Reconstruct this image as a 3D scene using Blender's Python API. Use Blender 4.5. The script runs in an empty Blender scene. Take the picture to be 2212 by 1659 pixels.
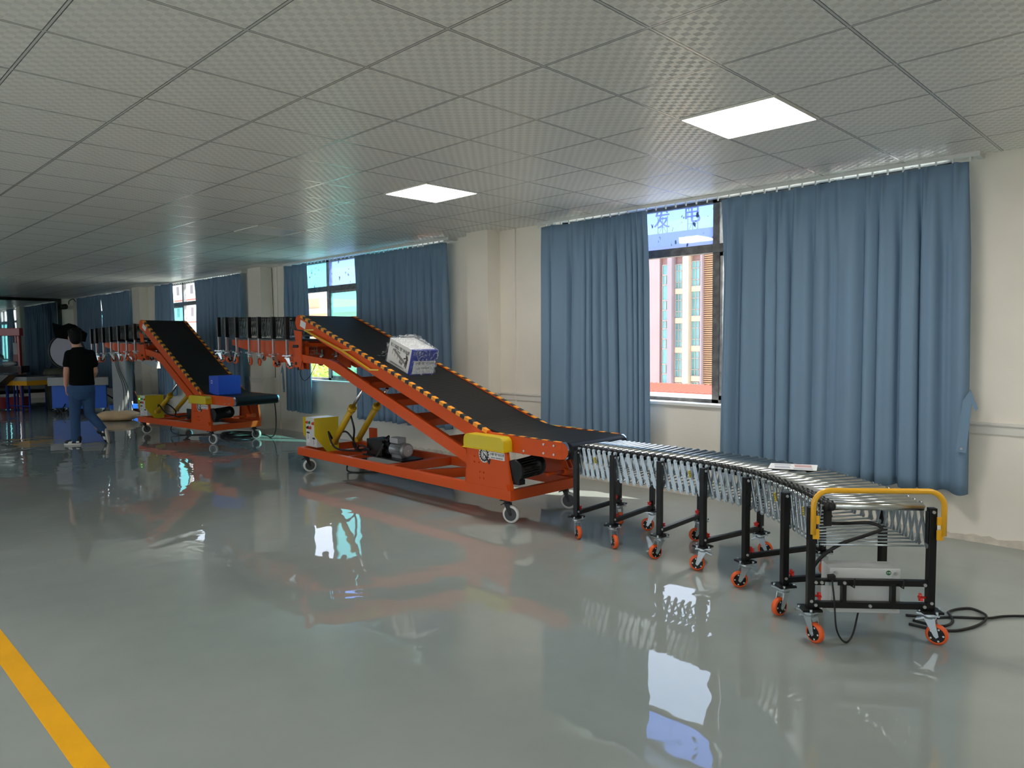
import bpy, bmesh, math, random
from mathutils import Vector, Matrix, Quaternion
random.seed(7)
SC = bpy.context.scene
COL = SC.collection
PI = math.pi

# ---------------------------------------------------------------- camera
cam_d = bpy.data.cameras.new('camera')
cam = bpy.data.objects.new('camera', cam_d)
COL.objects.link(cam)
SC.camera = cam
cam_d.sensor_fit = 'HORIZONTAL'
cam_d.sensor_width = 36.0
cam_d.lens = 36.0 * 1568.36 / 2212.0
cam_d.clip_start = 0.05
cam_d.clip_end = 600
YAW, PITCH, ROLL = 0.7791, 0.0595, -0.0080
Fv = Vector((-math.sin(YAW) * math.cos(PITCH), math.cos(YAW) * math.cos(PITCH), -math.sin(PITCH)))
R0 = Vector((math.cos(YAW), math.sin(YAW), 0))
U0 = R0.cross(Fv)
Rv = R0 * math.cos(ROLL) + U0 * math.sin(ROLL)
Uv = -R0 * math.sin(ROLL) + U0 * math.cos(ROLL)
cam.matrix_world = Matrix(((Rv.x, Uv.x, -Fv.x, 0), (Rv.y, Uv.y, -Fv.y, 0), (Rv.z, Uv.z, -Fv.z, 1.515), (0, 0, 0, 1)))

# ---------------------------------------------------------------- world, sun, exposure
vs = SC.view_settings
vs.view_transform = 'Standard'
vs.look = 'None'
vs.gamma = 1.0
vs.use_curve_mapping = False
vs.exposure = 0.5
w = bpy.data.worlds.new('sky')
SC.world = w
w.use_nodes = True
nt = w.node_tree
nt.nodes.clear()
out = nt.nodes.new('ShaderNodeOutputWorld')
bg = nt.nodes.new('ShaderNodeBackground')
tc = nt.nodes.new('ShaderNodeTexCoord')
sp = nt.nodes.new('ShaderNodeSeparateXYZ')
rp = nt.nodes.new('ShaderNodeValToRGB')
nt.links.new(tc.outputs['Generated'], sp.inputs[0])
nt.links.new(sp.outputs['Z'], rp.inputs[0])
rp.color_ramp.elements[0].position = 0.0
rp.color_ramp.elements[0].color = (0.97, 0.97, 1.0, 1)
rp.color_ramp.elements[1].position = 0.6
rp.color_ramp.elements[1].color = (0.48, 0.68, 1.0, 1)
bg.inputs['Strength'].default_value = 2.1
nt.links.new(rp.outputs[0], bg.inputs[0])
nt.links.new(bg.outputs[0], out.inputs[0])
sun_d = bpy.data.lights.new('sun', 'SUN')
sun_d.energy = 8.0
sun_d.angle = 0.009
sun_d.color = (1.0, 0.93, 0.80)
sun = bpy.data.objects.new('sun', sun_d)
COL.objects.link(sun)
sun.rotation_euler = Vector((-0.80, -0.45, -0.95)).to_track_quat('-Z', 'Y').to_euler()
LAMP = 20.0   # radiance of the lit ceiling panels
SC.cycles.max_bounces = 10
SC.cycles.diffuse_bounces = 5
SC.cycles.glossy_bounces = 5
SC.cycles.transparent_max_bounces = 12
SC.cycles.sample_clamp_indirect = 8.0
SC.cycles.caustics_reflective = False

# ---------------------------------------------------------------- helpers
def lin(r, g, b):
    f = lambda v: (v / 255.0) / 12.92 if v <= 10 else ((v / 255.0 + 0.055) / 1.055) ** 2.4
    return (f(r), f(g), f(b), 1.0)

def mat(name, rgb, rough=0.5, metal=0.0, coat=0.0, bump=None, emit=None, vary=None, alpha=None, trans=None, spec=0.5):
    """rgb in display values; bump=(scale, strength[, stretch]); vary=(scale, amount) of colour"""
    m = bpy.data.materials.new(name)
    m.use_nodes = True
    n = m.node_tree.nodes
    l = m.node_tree.links
    b = n['Principled BSDF']
    col = lin(*rgb)
    b.inputs['Base Color'].default_value = col
    b.inputs['Roughness'].default_value = rough
    b.inputs['Metallic'].default_value = metal
    b.inputs['Coat Weight'].default_value = coat
    b.inputs['Specular IOR Level'].default_value = spec
    t = None
    if bump or vary:
        t = n.new('ShaderNodeTexCoord')
    if vary:
        nz = n.new('ShaderNodeTexNoise')
        nz.inputs['Scale'].default_value = vary[0]
        nz.inputs['Detail'].default_value = 4
        l.new(t.outputs['Object'], nz.inputs['Vector'])
        r = n.new('ShaderNodeValToRGB')
        r.color_ramp.elements[0].position = 0.3
        r.color_ramp.elements[1].position = 0.7
        a = vary[1]
        r.color_ramp.elements[0].color = tuple(max(0, c * (1 - a)) for c in col[:3]) + (1,)
        r.color_ramp.elements[1].color = tuple(min(1, c * (1 + a)) for c in col[:3]) + (1,)
        l.new(nz.outputs[0], r.inputs[0])
        l.new(r.outputs[0], b.inputs['Base Color'])
    if bump:
        nz = n.new('ShaderNodeTexNoise')
        nz.inputs['Scale'].default_value = bump[0]
        nz.inputs['Detail'].default_value = 5
        if len(bump) > 2:
            mp = n.new('ShaderNodeMapping')
            mp.inputs['Scale'].default_value = bump[2]
            l.new(t.outputs['Object'], mp.inputs[0])
            l.new(mp.outputs[0], nz.inputs['Vector'])
        else:
            l.new(t.outputs['Object'], nz.inputs['Vector'])
        bp = n.new('ShaderNodeBump')
        bp.inputs['Strength'].default_value = bump[1]
        bp.inputs['Distance'].default_value = 0.01
        l.new(nz.outputs[0], bp.inputs['Height'])
        l.new(bp.outputs[0], b.inputs['Normal'])
    if emit:
        b.inputs['Emission Color'].default_value = lin(*emit[0])
        b.inputs['Emission Strength'].default_value = emit[1]
    if alpha is not None:
        b.inputs['Alpha'].default_value = alpha
    if trans is not None:
        b.inputs['Transmission Weight'].default_value = trans
    return m

class MB:
    """collects shapes into ONE mesh"""
    def __init__(s):
        s.bm = bmesh.new()
        s.mi = 0
        s.sm = False
    def face(s, vs):
        try:
            f = s.bm.faces.new(vs)
            f.material_index = s.mi
            f.smooth = s.sm
            return f
        except ValueError:
            return None
    def poly(s, pts):
        return s.face([s.bm.verts.new(p) for p in pts])
    def hexa(s, p):
        v = [s.bm.verts.new(q) for q in p]
        for f in ((3, 2, 1, 0), (4, 5, 6, 7), (0, 1, 5, 4), (1, 2, 6, 5), (2, 3, 7, 6), (3, 0, 4, 7)):
            s.face([v[i] for i in f])
        return s
    def box(s, x0, x1, y0, y1, z0, z1):
        return s.hexa([(x0, y0, z0), (x1, y0, z0), (x1, y1, z0), (x0, y1, z0), (x0, y0, z1), (x1, y0, z1), (x1, y1, z1), (x0, y1, z1)])
    def prism(s, pts, vec):
        """closed polygon pts (3D) extruded by vec"""
        vec = Vector(vec)
        a = [s.bm.verts.new(p) for p in pts]
        b = [s.bm.verts.new(Vector(p) + vec) for p in pts]
        n = len(pts)
        s.face(a[::-1])
        s.face(b)
        for i in range(n):
            s.face([a[i], a[(i + 1) % n], b[(i + 1) % n], b[i]])
        return s
    def beam(s, a, b, wd, ht=None, up=(0, 0, 1)):
        """square bar from a to b"""
        a, b = Vector(a), Vector(b)
        ht = wd if ht is None else ht
        d = (b - a).normalized()
        up = Vector(up)
        if abs(d.dot(up)) > 0.98:
            up = Vector((1, 0, 0))
        r = d.cross(up).normalized() * wd / 2
        u = r.cross(d).normalized() * ht / 2
        s.hexa([a - r - u, a + r - u, a + r + u, a - r + u, b - r - u, b + r - u, b + r + u, b - r + u])
        return s
    def ring(s, c, d, r, n, up=None, ry=None):
        d = Vector(d).normalized()
        u = Vector(up) if up is not None else (Vector((0, 0, 1)) if abs(d.z) < 0.9 else Vector((1, 0, 0)))
        x = d.cross(u).normalized()
        y = x.cross(d).normalized()
        ry = r if ry is None else ry
        return [s.bm.verts.new(Vector(c) + x * r * math.cos(2 * PI * i / n) + y * ry * math.sin(2 * PI * i / n)) for i in range(n)]
    def skin(s, rings, caps=True):
        n = len(rings[0])
        for a, b in zip(rings, rings[1:]):
            for i in range(n):
                s.face([a[i], a[(i + 1) % n], b[(i + 1) % n], b[i]])
        if caps:
            sm = s.sm
            s.sm = False
            s.face(rings[0][::-1])
            s.face(rings[-1])
            s.sm = sm
        return s
    def cyl(s, a, b, r, r2=None, n=14, caps=True):
        a, b = Vector(a), Vector(b)
        d = b - a
        sm = s.sm
        s.sm = True
        s.skin([s.ring(a, d, r, n), s.ring(b, d, r if r2 is None else r2, n)], caps)
        s.sm = sm
        return s
    def lathe(s, a, axis, prof, n=20, up=None):
        """prof: [(dist along axis, radius)]"""
        a = Vector(a)
        d = Vector(axis).normalized()
        sm = s.sm
        s.sm = True
        s.skin([s.ring(a + d * h, d, max(r, 1e-4), n, up) for h, r in prof])
        s.sm = sm
        return s
    def tube(s, path, r, n=8, closed=False):
        P = [Vector(p) for p in path]
        rings = []
        up = None
        sm = s.sm
        s.sm = True
        for i, p in enumerate(P):
            if i == 0:
                d = P[1] - P[0]
            elif i == len(P) - 1:
                d = P[-1] - P[-2]
            else:
                d = (P[i + 1] - P[i]).normalized() + (P[i] - P[i - 1]).normalized()
            d.normalize()
            if up is None:
                up = Vector((0, 0, 1)) if abs(d.z) < 0.9 else Vector((1, 0, 0))
            x = d.cross(up)
            if x.length < 1e-4:
                x = d.orthogonal()
            x.normalize()
            up = x.cross(d).normalized()
            rr = r[i] if isinstance(r, (list, tuple)) else r
            rings.append([s.bm.verts.new(p + x * rr * math.cos(2 * PI * k / n) + up * rr * math.sin(2 * PI * k / n)) for k in range(n)])
        s.skin(rings)
        s.sm = sm
        return s
    def ball(s, c, r, sc=(1, 1, 1), seg=14):
        sm = s.sm
        m = Matrix.Translation(Vector(c)) @ Matrix.Diagonal((r * sc[0], r * sc[1], r * sc[2], 1))
        res = bmesh.ops.create_uvsphere(s.bm, u_segments=seg, v_segments=max(6, seg // 2 + 2), radius=1.0, matrix=m)
        fs = set()
        for v in res['verts']:
            fs.update(v.link_faces)
        for f in fs:
            f.smooth = True
            f.material_index = s.mi
        return s
    def capsule(s, a, b, ra, rb, n=14):
        """tapered limb with round ends"""
        a, b = Vector(a), Vector(b)
        d = b - a
        L = d.length
        d.normalize()
        pr = []
        for k in range(0, 5):
            t = PI / 2 * k / 4
            pr.append((-ra * math.cos(t), ra * math.sin(t)))
        for k in range(0, 5):
            t = PI / 2 * k / 4
            pr.append((L + rb * math.sin(t), rb * math.cos(t)))
        return s.lathe(a, d, pr, n)
    def done(s, name, mats, parent=None, bevel=0.0):
        bmesh.ops.recalc_face_normals(s.bm, faces=s.bm.faces[:])
        me = bpy.data.meshes.new(name)
        s.bm.to_mesh(me)
        s.bm.free()
        for m in (mats if isinstance(mats, (list, tuple)) else [mats]):
            me.materials.append(m)
        o = bpy.data.objects.new(name, me)
        COL.objects.link(o)
        if parent is not None:
            o.parent = parent
        if bevel:
            b = o.modifiers.new('bevel', 'BEVEL')
            b.width = bevel
            b.segments = 2
            b.limit_method = 'ANGLE'
            b.angle_limit = 0.7
        return o

def tag(o, label, cat, group=None, kind=None):
    o['label'] = label
    o['category'] = cat
    if group:
        o['group'] = group
    if kind:
        o['kind'] = kind
    return o

def thing(name, label, cat, loc=(0, 0, 0), rz=0.0, group=None):
    o = bpy.data.objects.new(name, None)
    o.empty_display_size = 0.1
    COL.objects.link(o)
    o.location = loc
    o.rotation_euler = (0, 0, rz)
    return tag(o, label, cat, group)

def struct(o):
    o['kind'] = 'structure'
    return o

def dup(o, parent=None):
    c = o.copy()
    COL.objects.link(c)
    c.parent = parent
    for ch in list(o.children):
        dup(ch, c)
    return c

def arc(cx, cy, r, a0, a1, n):
    return [(cx + r * math.cos(a0 + (a1 - a0) * i / n), cy + r * math.sin(a0 + (a1 - a0) * i / n)) for i in range(n + 1)]

def smooth_path(P, k=6):
    P = [Vector(p) for p in P]
    Q = [P[0] * 2 - P[1]] + P + [P[-1] * 2 - P[-2]]
    o = []
    for i in range(1, len(Q) - 2):
        for j in range(k):
            t = j / k
            o.append(0.5 * ((2 * Q[i]) + (Q[i + 1] - Q[i - 1]) * t + (2 * Q[i - 1] - 5 * Q[i] + 4 * Q[i + 1] - Q[i + 2]) * t * t + (3 * Q[i] - Q[i - 1] - 3 * Q[i + 1] + Q[i + 2]) * t ** 3))
    o.append(P[-1])
    return o

def text_mesh(name, body, size, m, parent, frame, thick=0.0006, align='CENTER'):
    """flat lettering; frame = 4x4 matrix (x right, y up, z out) in parent space"""
    cu = bpy.data.curves.new(name, 'FONT')
    cu.body = body
    cu.size = size
    cu.align_x = align
    cu.align_y = 'CENTER'
    cu.extrude = thick
    cu.resolution_u = 3
    t = bpy.data.objects.new(name + '_source', cu)
    COL.objects.link(t)
    bpy.context.view_layer.update()
    me = bpy.data.meshes.new_from_object(t.evaluated_get(bpy.context.evaluated_depsgraph_get()))
    bpy.data.objects.remove(t)
    bpy.data.curves.remove(cu)
    me.materials.clear()
    me.materials.append(m)
    o = bpy.data.objects.new(name, me)
    COL.objects.link(o)
    o.parent = parent
    o.matrix_basis = frame
    return o

def frame_of(origin, xdir, ydir):
    x = Vector(xdir).normalized()
    y = Vector(ydir).normalized()
    z = x.cross(y).normalized()
    return Matrix(((x.x, y.x, z.x, origin[0]), (x.y, y.y, z.y, origin[1]), (x.z, y.z, z.z, origin[2]), (0, 0, 0, 1)))

# ---------------------------------------------------------------- materials
M_wall = mat('wall_paint', (232, 225, 213), 0.75, bump=(40, 0.08), vary=(1.3, 0.06))
M_wallr = mat('plaster', (205, 196, 182), 0.9, bump=(60, 0.3), vary=(9, 0.2))
M_trim = mat('white_trim', (222, 218, 210), 0.5)
M_alu = mat('window_aluminium', (150, 148, 145), 0.45, 0.6, vary=(12, 0.35))
M_aludark = mat('weathered_frame', (104, 102, 100), 0.6, 0.3, vary=(14, 0.4))
M_sill = mat('sill_stone', (225, 225, 222), 0.35)
M_curtain = mat('blue_curtain', (116, 141, 165), 0.8, bump=(900, 0.12), spec=0.25)
M_rail = mat('white_plastic', (215, 215, 212), 0.4)
M_orange = mat('orange_paint', (218, 84, 26), 0.42, coat=0.08, spec=0.3, bump=(180, 0.03))
M_redorange = mat('red_orange_paint', (196, 66, 36), 0.4, coat=0.2)
M_yellow = mat('yellow_paint', (222, 196, 32), 0.4, coat=0.2)
M_hydyel = mat('ochre_yellow_paint', (214, 170, 22), 0.4, coat=0.2)
M_handle = mat('amber_yellow_paint', (240, 178, 32), 0.35, coat=0.3)
M_rubber = mat('black_rubber', (20, 20, 21), 0.6)
M_black = mat('black_powder_coat', (13, 13, 14), 0.38, coat=0.1, spec=0.35)
M_blackpl = mat('black_plastic', (18, 18, 19), 0.45)
M_zinc = mat('zinc_plated_steel', (196, 206, 212), 0.28, 0.9, bump=(60, 0.05))
M_steel = mat('roller_steel', (200, 202, 198), 0.25, 1.0, bump=(90, 0.04))
M_chrome = mat('chrome', (225, 225, 228), 0.12, 1.0)
M_bolt = mat('bolt_steel', (205, 205, 205), 0.3, 0.9)
M_orwheel = mat('orange_polyurethane', (236, 96, 40), 0.45)
M_whwheel = mat('white_nylon', (222, 220, 214), 0.45)
M_dkgrey = mat('dark_grey_plastic', (70, 72, 75), 0.5)
M_red = mat('red_plastic', (214, 44, 36), 0.4)
M_grey = mat('light_grey_enamel', (212, 214, 213), 0.4)
M_ltgrey = mat('grey_enamel', (160, 162, 162), 0.45)
M_tapeY = mat('tape_yellow', (250, 160, 40), 0.45)
M_tapeK = mat('tape_black', (34, 34, 36), 0.45)
M_white = mat('white_paper', (232, 232, 232), 0.6)
M_ink = mat('black_ink', (24, 24, 26), 0.6)
M_motor = mat('cast_aluminium', (150, 152, 154), 0.42, 0.6, bump=(120, 0.15))
M_green = mat('green_plastic', (30, 140, 70), 0.4)
M_cable = mat('black_cable', (16, 16, 17), 0.5)
M_ylabel = mat('yellow_label', (228, 206, 40), 0.5)
# ================================================================ THE ROOM
YW = 6.18      # inner face of the window wall
CZ = 2.83      # ceiling
XM = -24.1     # mirror wall
XR = 4.0       # wall at the right, outside the frame
YB = -4.6      # wall behind the camera
# ---- floor
m = bpy.data.materials.new('epoxy_floor')
m.use_nodes = True
n = m.node_tree.nodes
l = m.node_tree.links
b = n['Principled BSDF']
tcn = n.new('ShaderNodeTexCoord')
n1 = n.new('ShaderNodeTexNoise')
n1.inputs['Scale'].default_value = 0.55
n1.inputs['Detail'].default_value = 6
n1.inputs['Roughness'].default_value = 0.6
l.new(tcn.outputs['Object'], n1.inputs['Vector'])
r1 = n.new('ShaderNodeValToRGB')
r1.color_ramp.elements[0].position = 0.3
r1.color_ramp.elements[0].color = lin(140, 147, 145)
r1.color_ramp.elements[1].position = 0.75
r1.color_ramp.elements[1].color = lin(160, 166, 162)
l.new(n1.outputs[0], r1.inputs[0])
l.new(r1.outputs[0], b.inputs['Base Color'])
n2 = n.new('ShaderNodeTexNoise')
n2.inputs['Scale'].default_value = 2.6
n2.inputs['Detail'].default_value = 1.0
n2.inputs['Distortion'].default_value = 0.6
l.new(tcn.outputs['Object'], n2.inputs['Vector'])
n3 = n.new('ShaderNodeTexNoise')
n3.inputs['Scale'].default_value = 7
n3.inputs['Detail'].default_value = 1
l.new(tcn.outputs['Object'], n3.inputs['Vector'])
b1 = n.new('ShaderNodeBump')
b1.inputs['Strength'].default_value = 0.17
b1.inputs['Distance'].default_value = 0.02
l.new(n2.outputs[0], b1.inputs['Height'])
b2 = n.new('ShaderNodeBump')
b2.inputs['Strength'].default_value = 0.09
b2.inputs['Distance'].default_value = 0.005
l.new(n3.outputs[0], b2.inputs['Height'])
l.new(b1.outputs[0], b2.inputs['Normal'])
l.new(b2.outputs[0], b.inputs['Normal'])
rr_ = n.new('ShaderNodeMapRange')
rr_.inputs['From Min'].default_value = 0.35
rr_.inputs['From Max'].default_value = 0.75
rr_.inputs['To Min'].default_value = 0.008
rr_.inputs['To Max'].default_value = 0.035
n4 = n.new('ShaderNodeTexNoise')
n4.inputs['Scale'].default_value = 1.4
n4.inputs['Detail'].default_value = 8
l.new(tcn.outputs['Object'], n4.inputs['Vector'])
l.new(n4.outputs[0], rr_.inputs['Value'])
l.new(rr_.outputs[0], b.inputs['Roughness'])
b.inputs['IOR'].default_value = 1.78
M_floor = m
q = MB()
q.box(XM - 0.3, XR + 0.2, YB - 0.2, YW + 0.22, -0.12, 0)
struct(q.done('floor', M_floor))
q = MB()
q.box(-20.0, 3.0, 0.678, 0.771, 0.0, 0.0015)
tag(q.done('floor_stripe', mat('yellow_floor_paint', (246, 178, 20), 0.3, vary=(6, 0.05))), 'yellow painted line on the grey floor near the camera', 'floor marking')
# ---- ceiling of 600 mm tiles
m = bpy.data.materials.new('ceiling_tiles')
m.use_nodes = True
n = m.node_tree.nodes
l = m.node_tree.links
b = n['Principled BSDF']
tcn = n.new('ShaderNodeTexCoord')
sx = n.new('ShaderNodeSeparateXYZ')
l.new(tcn.outputs['Object'], sx.inputs[0])
def math_node(op, a, bv=None, c=None):
    k = n.new('ShaderNodeMath')
    k.operation = op
    for i, v in enumerate((a, bv, c)):
        if v is None:
            continue
        if isinstance(v, (int, float)):
            k.inputs[i].default_value = v
        else:
            l.new(v, k.inputs[i])
    return k.outputs[0]
def edge_dist(sock, off):
    t = math_node('DIVIDE', math_node('SUBTRACT', sock, off), 0.6)
    f = math_node('FRACT', t)
    return math_node('MULTIPLY', math_node('SUBTRACT', 0.5, math_node('ABSOLUTE', math_node('SUBTRACT', f, 0.5))), 0.6)
dx = edge_dist(sx.outputs['X'], -1.794)
dy = edge_dist(sx.outputs['Y'], 2.657)
dm = math_node('MINIMUM', dx, dy)
bar = math_node('LESS_THAN', dm, 0.0075)
dark = math_node('MULTIPLY', math_node('LESS_THAN', dm, 0.0095), math_node('GREATER_THAN', dm, 0.0055))
# woven relief of staggered little blocks
row = math_node('FLOOR', math_node('DIVIDE', math_node('SUBTRACT', sx.outputs['Y'], 2.657), 0.0375))
odd = math_node('FLOORED_MODULO', row, 2.0)
fx = math_node('FRACT', math_node('ADD', math_node('DIVIDE', math_node('SUBTRACT', sx.outputs['X'], -1.794), 0.075), math_node('MULTIPLY', odd, 0.5)))
blk = math_node('LESS_THAN', math_node('ABSOLUTE', math_node('SUBTRACT', fx, 0.5)), 0.27)
fine = math_node('GREATER_THAN', math_node('FRACT', math_node('DIVIDE', sx.outputs['Y'], 0.006)), 0.3)
mix = n.new('ShaderNodeMix')
mix.data_type = 'RGBA'
mix.inputs['A'].default_value = lin(222, 220, 214)
mix.inputs['B'].default_value = lin(240, 237, 230)
l.new(blk, mix.inputs['Factor'])
mix2 = n.new('ShaderNodeMix')
mix2.data_type = 'RGBA'
mix2.inputs['B'].default_value = lin(218, 216, 211)
l.new(bar, mix2.inputs['Factor'])
l.new(mix.outputs['Result'], mix2.inputs['A'])
mix3 = n.new('ShaderNodeMix')
mix3.data_type = 'RGBA'
mix3.inputs['B'].default_value = lin(80, 80, 80)
l.new(dark, mix3.inputs['Factor'])
l.new(mix2.outputs['Result'], mix3.inputs['A'])
l.new(mix3.outputs['Result'], b.inputs['Base Color'])
ro = math_node('SUBTRACT', 0.62, math_node('MULTIPLY', blk, 0.30))
ro2 = math_node('SUBTRACT', ro, math_node('MULTIPLY', bar, math_node('SUBTRACT', ro, 0.22)))
l.new(ro2, b.inputs['Roughness'])
bb = n.new('ShaderNodeBump')
bb.inputs['Strength'].default_value = 0.35
bb.inputs['Distance'].default_value = 0.002
l.new(math_node('MULTIPLY', blk, fine), bb.inputs['Height'])
l.new(bb.outputs[0], b.inputs['Normal'])
M_ceil = m
q = MB()
q.box(XM - 0.3, XR + 0.2, YB - 0.2, YW + 0.22, CZ, CZ + 0.1)
struct(q.done('ceiling', M_ceil))

# ---- window wall with four openings
WIN = [(-5.40, -1.50), (-11.20, -7.34), (-17.10, -13.28), (-23.10, -19.38)]
Z0, Z1 = 0.90, 2.83
q = MB()
xs = [XR]
q.box(XM - 0.3, XR + 0.2, YW, YW + 0.24, 0, Z0)
edges = [XR + 0.2]
for a, c in WIN:
    edges += [c, a]
edges.append(XM - 0.3)
for i in range(0, len(edges), 2):
    q.box(edges[i + 1], edges[i], YW, YW + 0.24, Z0, Z1)
struct(q.done('wall_window', M_wall))
# crumbled lower edge of the plaster
q = MB()
random.seed(3)
x = -9.0
top = []
while x < XR:
    top.append((x, 0.035 + 0.03 * random.random()))
    x += 0.05
for (xa, za), (xb, zb) in zip(top, top[1:]):
    q.hexa([(xa, YW - 0.012, 0), (xb, YW - 0.012, 0), (xb, YW, 0), (xa, YW, 0), (xa, YW - 0.006, za), (xb, YW - 0.006, zb), (xb, YW, zb), (xa, YW, za)])
struct(q.done('baseboard_window', M_wallr))
# piers
for i, (xa, xb) in enumerate(((-6.66, -6.29), (-12.50, -12.02), (-18.50, -18.02))):
    q = MB()
    q.box(xa, xb, 5.975, YW, 0, CZ)
    struct(q.done('wall_pier_%d' % (i + 1), M_wall))
for i, (x, wd) in enumerate(((-6.02, 0.02), (-11.80, 0.012))):
    q = MB()
    q.box(x - wd, x, YW - 0.02, YW, 0, CZ)
    struct(q.done('trim_%d' % (i + 1), M_wall))
# ledge running along wall and piers
q = MB()
def ledge(x0, x1, y):
    q.box(x0, x1, y - 0.028, y, 0.875, 0.895)
    q.box(x0, x1, y - 0.014, y, 0.81, 0.875)
ledge(-1.5, XR, YW)
ledge(-6.29, -5.4, YW)
ledge(-6.66, -6.29, 5.975)
ledge(-7.3, -6.66, YW)
ledge(-12.02, -11.2, YW)
ledge(-12.5, -12.02, 5.975)
ledge(-13.28, -12.5, YW)
ledge(-18.02, -17.1, YW)
ledge(-18.5, -18.02, 5.975)
ledge(-19.38, -18.5, YW)
ledge(XM, -23.1, YW)
q.box(-6.29, -6.262, 5.975, YW, 0.875, 0.895)
q.box(-12.02, -11.992, 5.975, YW, 0.875, 0.895)
struct(q.done('trim_3', M_trim))
# ---- windows
M_tint = bpy.data.materials.new('teal_glass')
def glass(name, tint, gloss=0.06, haze=0.0, hazecol=(1, 1, 1, 1), spots=False):
    m = bpy.data.materials.new(name)
    m.use_nodes = True
    n = m.node_tree.nodes
    l = m.node_tree.links
    n.clear()
    o = n.new('ShaderNodeOutputMaterial')
    t = n.new('ShaderNodeBsdfTransparent')
    t.inputs[0].default_value = tint
    g = n.new('ShaderNodeBsdfGlossy')
    g.inputs['Roughness'].default_value = 0.03
    mx = n.new('ShaderNodeMixShader')
    mx.inputs[0].default_value = gloss
    l.new(t.outputs[0], mx.inputs[1])
    l.new(g.outputs[0], mx.inputs[2])
    last = mx.outputs[0]
    if haze:
        d = n.new('ShaderNodeBsdfTranslucent')
        d.inputs[0].default_value = hazecol
        m2 = n.new('ShaderNodeMixShader')
        m2.inputs[0].default_value = haze
        l.new(last, m2.inputs[1])
        l.new(d.outputs[0], m2.inputs[2])
        last = m2.outputs[0]
    if spots:
        tc_ = n.new('ShaderNodeTexCoord')
        mp = n.new('ShaderNodeMapping')
        mp.inputs['Scale'].default_value = (1, 1, 0.45)
        nz = n.new('ShaderNodeTexNoise')
        nz.inputs['Scale'].default_value = 22
        nz.inputs['Detail'].default_value = 3
        l.new(tc_.outputs['Object'], mp.inputs[0])
        l.new(mp.outputs[0], nz.inputs['Vector'])
        th = n.new('ShaderNodeMath')
        th.operation = 'GREATER_THAN'
        th.inputs[1].default_value = 0.665
        l.new(nz.outputs[0], th.inputs[0])
        df = n.new('ShaderNodeBsdfDiffuse')
        df.inputs[0].default_value = (0.05, 0.07, 0.12, 1)
        sc_ = n.new('ShaderNodeMath')
        sc_.operation = 'MULTIPLY'
        sc_.inputs[1].default_value = 0.75
        l.new(th.outputs[0], sc_.inputs[0])
        m3 = n.new('ShaderNodeMixShader')
        l.new(sc_.outputs[0], m3.inputs[0])
        l.new(last, m3.inputs[1])
        l.new(df.outputs[0], m3.inputs[2])
        last = m3.outputs[0]
    l.new(last, o.inputs[0])
    return m
bpy.data.materials.remove(M_tint)
G_blue = glass('blue_film_glass', (0.50, 0.66, 1.0, 1), 0.04, 0.10, (0.70, 0.78, 1.0, 1), True)
G_cyan = glass('pale_cyan_glass', (0.42, 0.80, 0.92, 1), 0.04, 0.12, (0.5, 0.85, 1.0, 1), True)
G_teal = glass('teal_sash_glass', (0.46, 0.80, 0.78, 1), 0.06, 0.10, (0.5, 0.9, 0.9, 1))
G_clear = glass('clear_glass', (0.93, 0.96, 0.96, 1), 0.05)
for wi, (xa, xb) in enumerate(WIN):
    xc = (xa + xb) / 2
    q = MB()
    y0, y1 = 6.30, 6.36
    if wi == 0:
        mull = [-5.36, -4.50, -3.49, -2.5, -1.54]
    else:
        mull = [xa + 0.04, xc - 1.1, xc, xc + 1.1, xb - 0.04]
    for k, mx_ in enumerate(mull):
        hw = 0.035 if wi == 0 else 0.04
        q.box(mx_ - hw, mx_ + hw, y0, y1, Z0, Z1)
    q.mi = 1
    q.box(xa, xb, y0 - 0.012, y1, 2.335, 2.415)
    q.mi = 0
    q.box(xa, xb, y0, y1, Z0, Z0 + 0.035)
    q.box(xa, xb, y0, y1, Z1 - 0.03, Z1)
    wo = struct(q.done('window_%d' % (wi + 1), [M_aludark if wi == 0 else M_alu, M_aludark]))
    for k in range(4):
        a_, b_ = mull[k] + 0.03, mull[k + 1] - 0.03
        q = MB()
        q.box(a_, b_, 6.332, 6.337, 2.415, 2.80)
        q.done('upper_pane', (G_clear, G_clear, G_clear, G_clear)[wi] if (k == 3 or (wi == 0 and k != 1)) else ((G_blue, G_cyan, G_clear, G_clear)[wi] if k != 1 or wi == 0 else (G_blue, G_blue, G_clear, G_clear)[wi]), wo)
        # lower sashes; the ones that are slid open leave a gap
        open_ = (wi == 0 and k in (1,)) or (wi == 1 and k == 0) or (wi == 2 and k == 1)
        if not open_:
            q = MB()
            q.box(a_, b_, 6.32, 6.325, 0.935, 2.335)
            q.done('lower_pane', G_clear if (wi == 0 and k == 2) else G_teal, wo)
            q = MB()
            for (u0, u1) in ((a_, a_ + 0.035), (b_ - 0.035, b_)):
                q.box(u0, u1, 6.31, 6.335, 0.935, 2.335)
            q.box(a_, b_, 6.31, 6.335, 0.935, 0.975)
            q.box(a_, b_, 6.31, 6.335, 2.30, 2.335)
            q.done('sash', M_alu, wo)
    q = MB()
    q.box(xa, xb, YW - 0.035, 6.30, 0.872, Z0 + 0.002)
    struct(q.done('trim_%d' % (wi + 10), M_sill, bevel=0.004))

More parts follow.
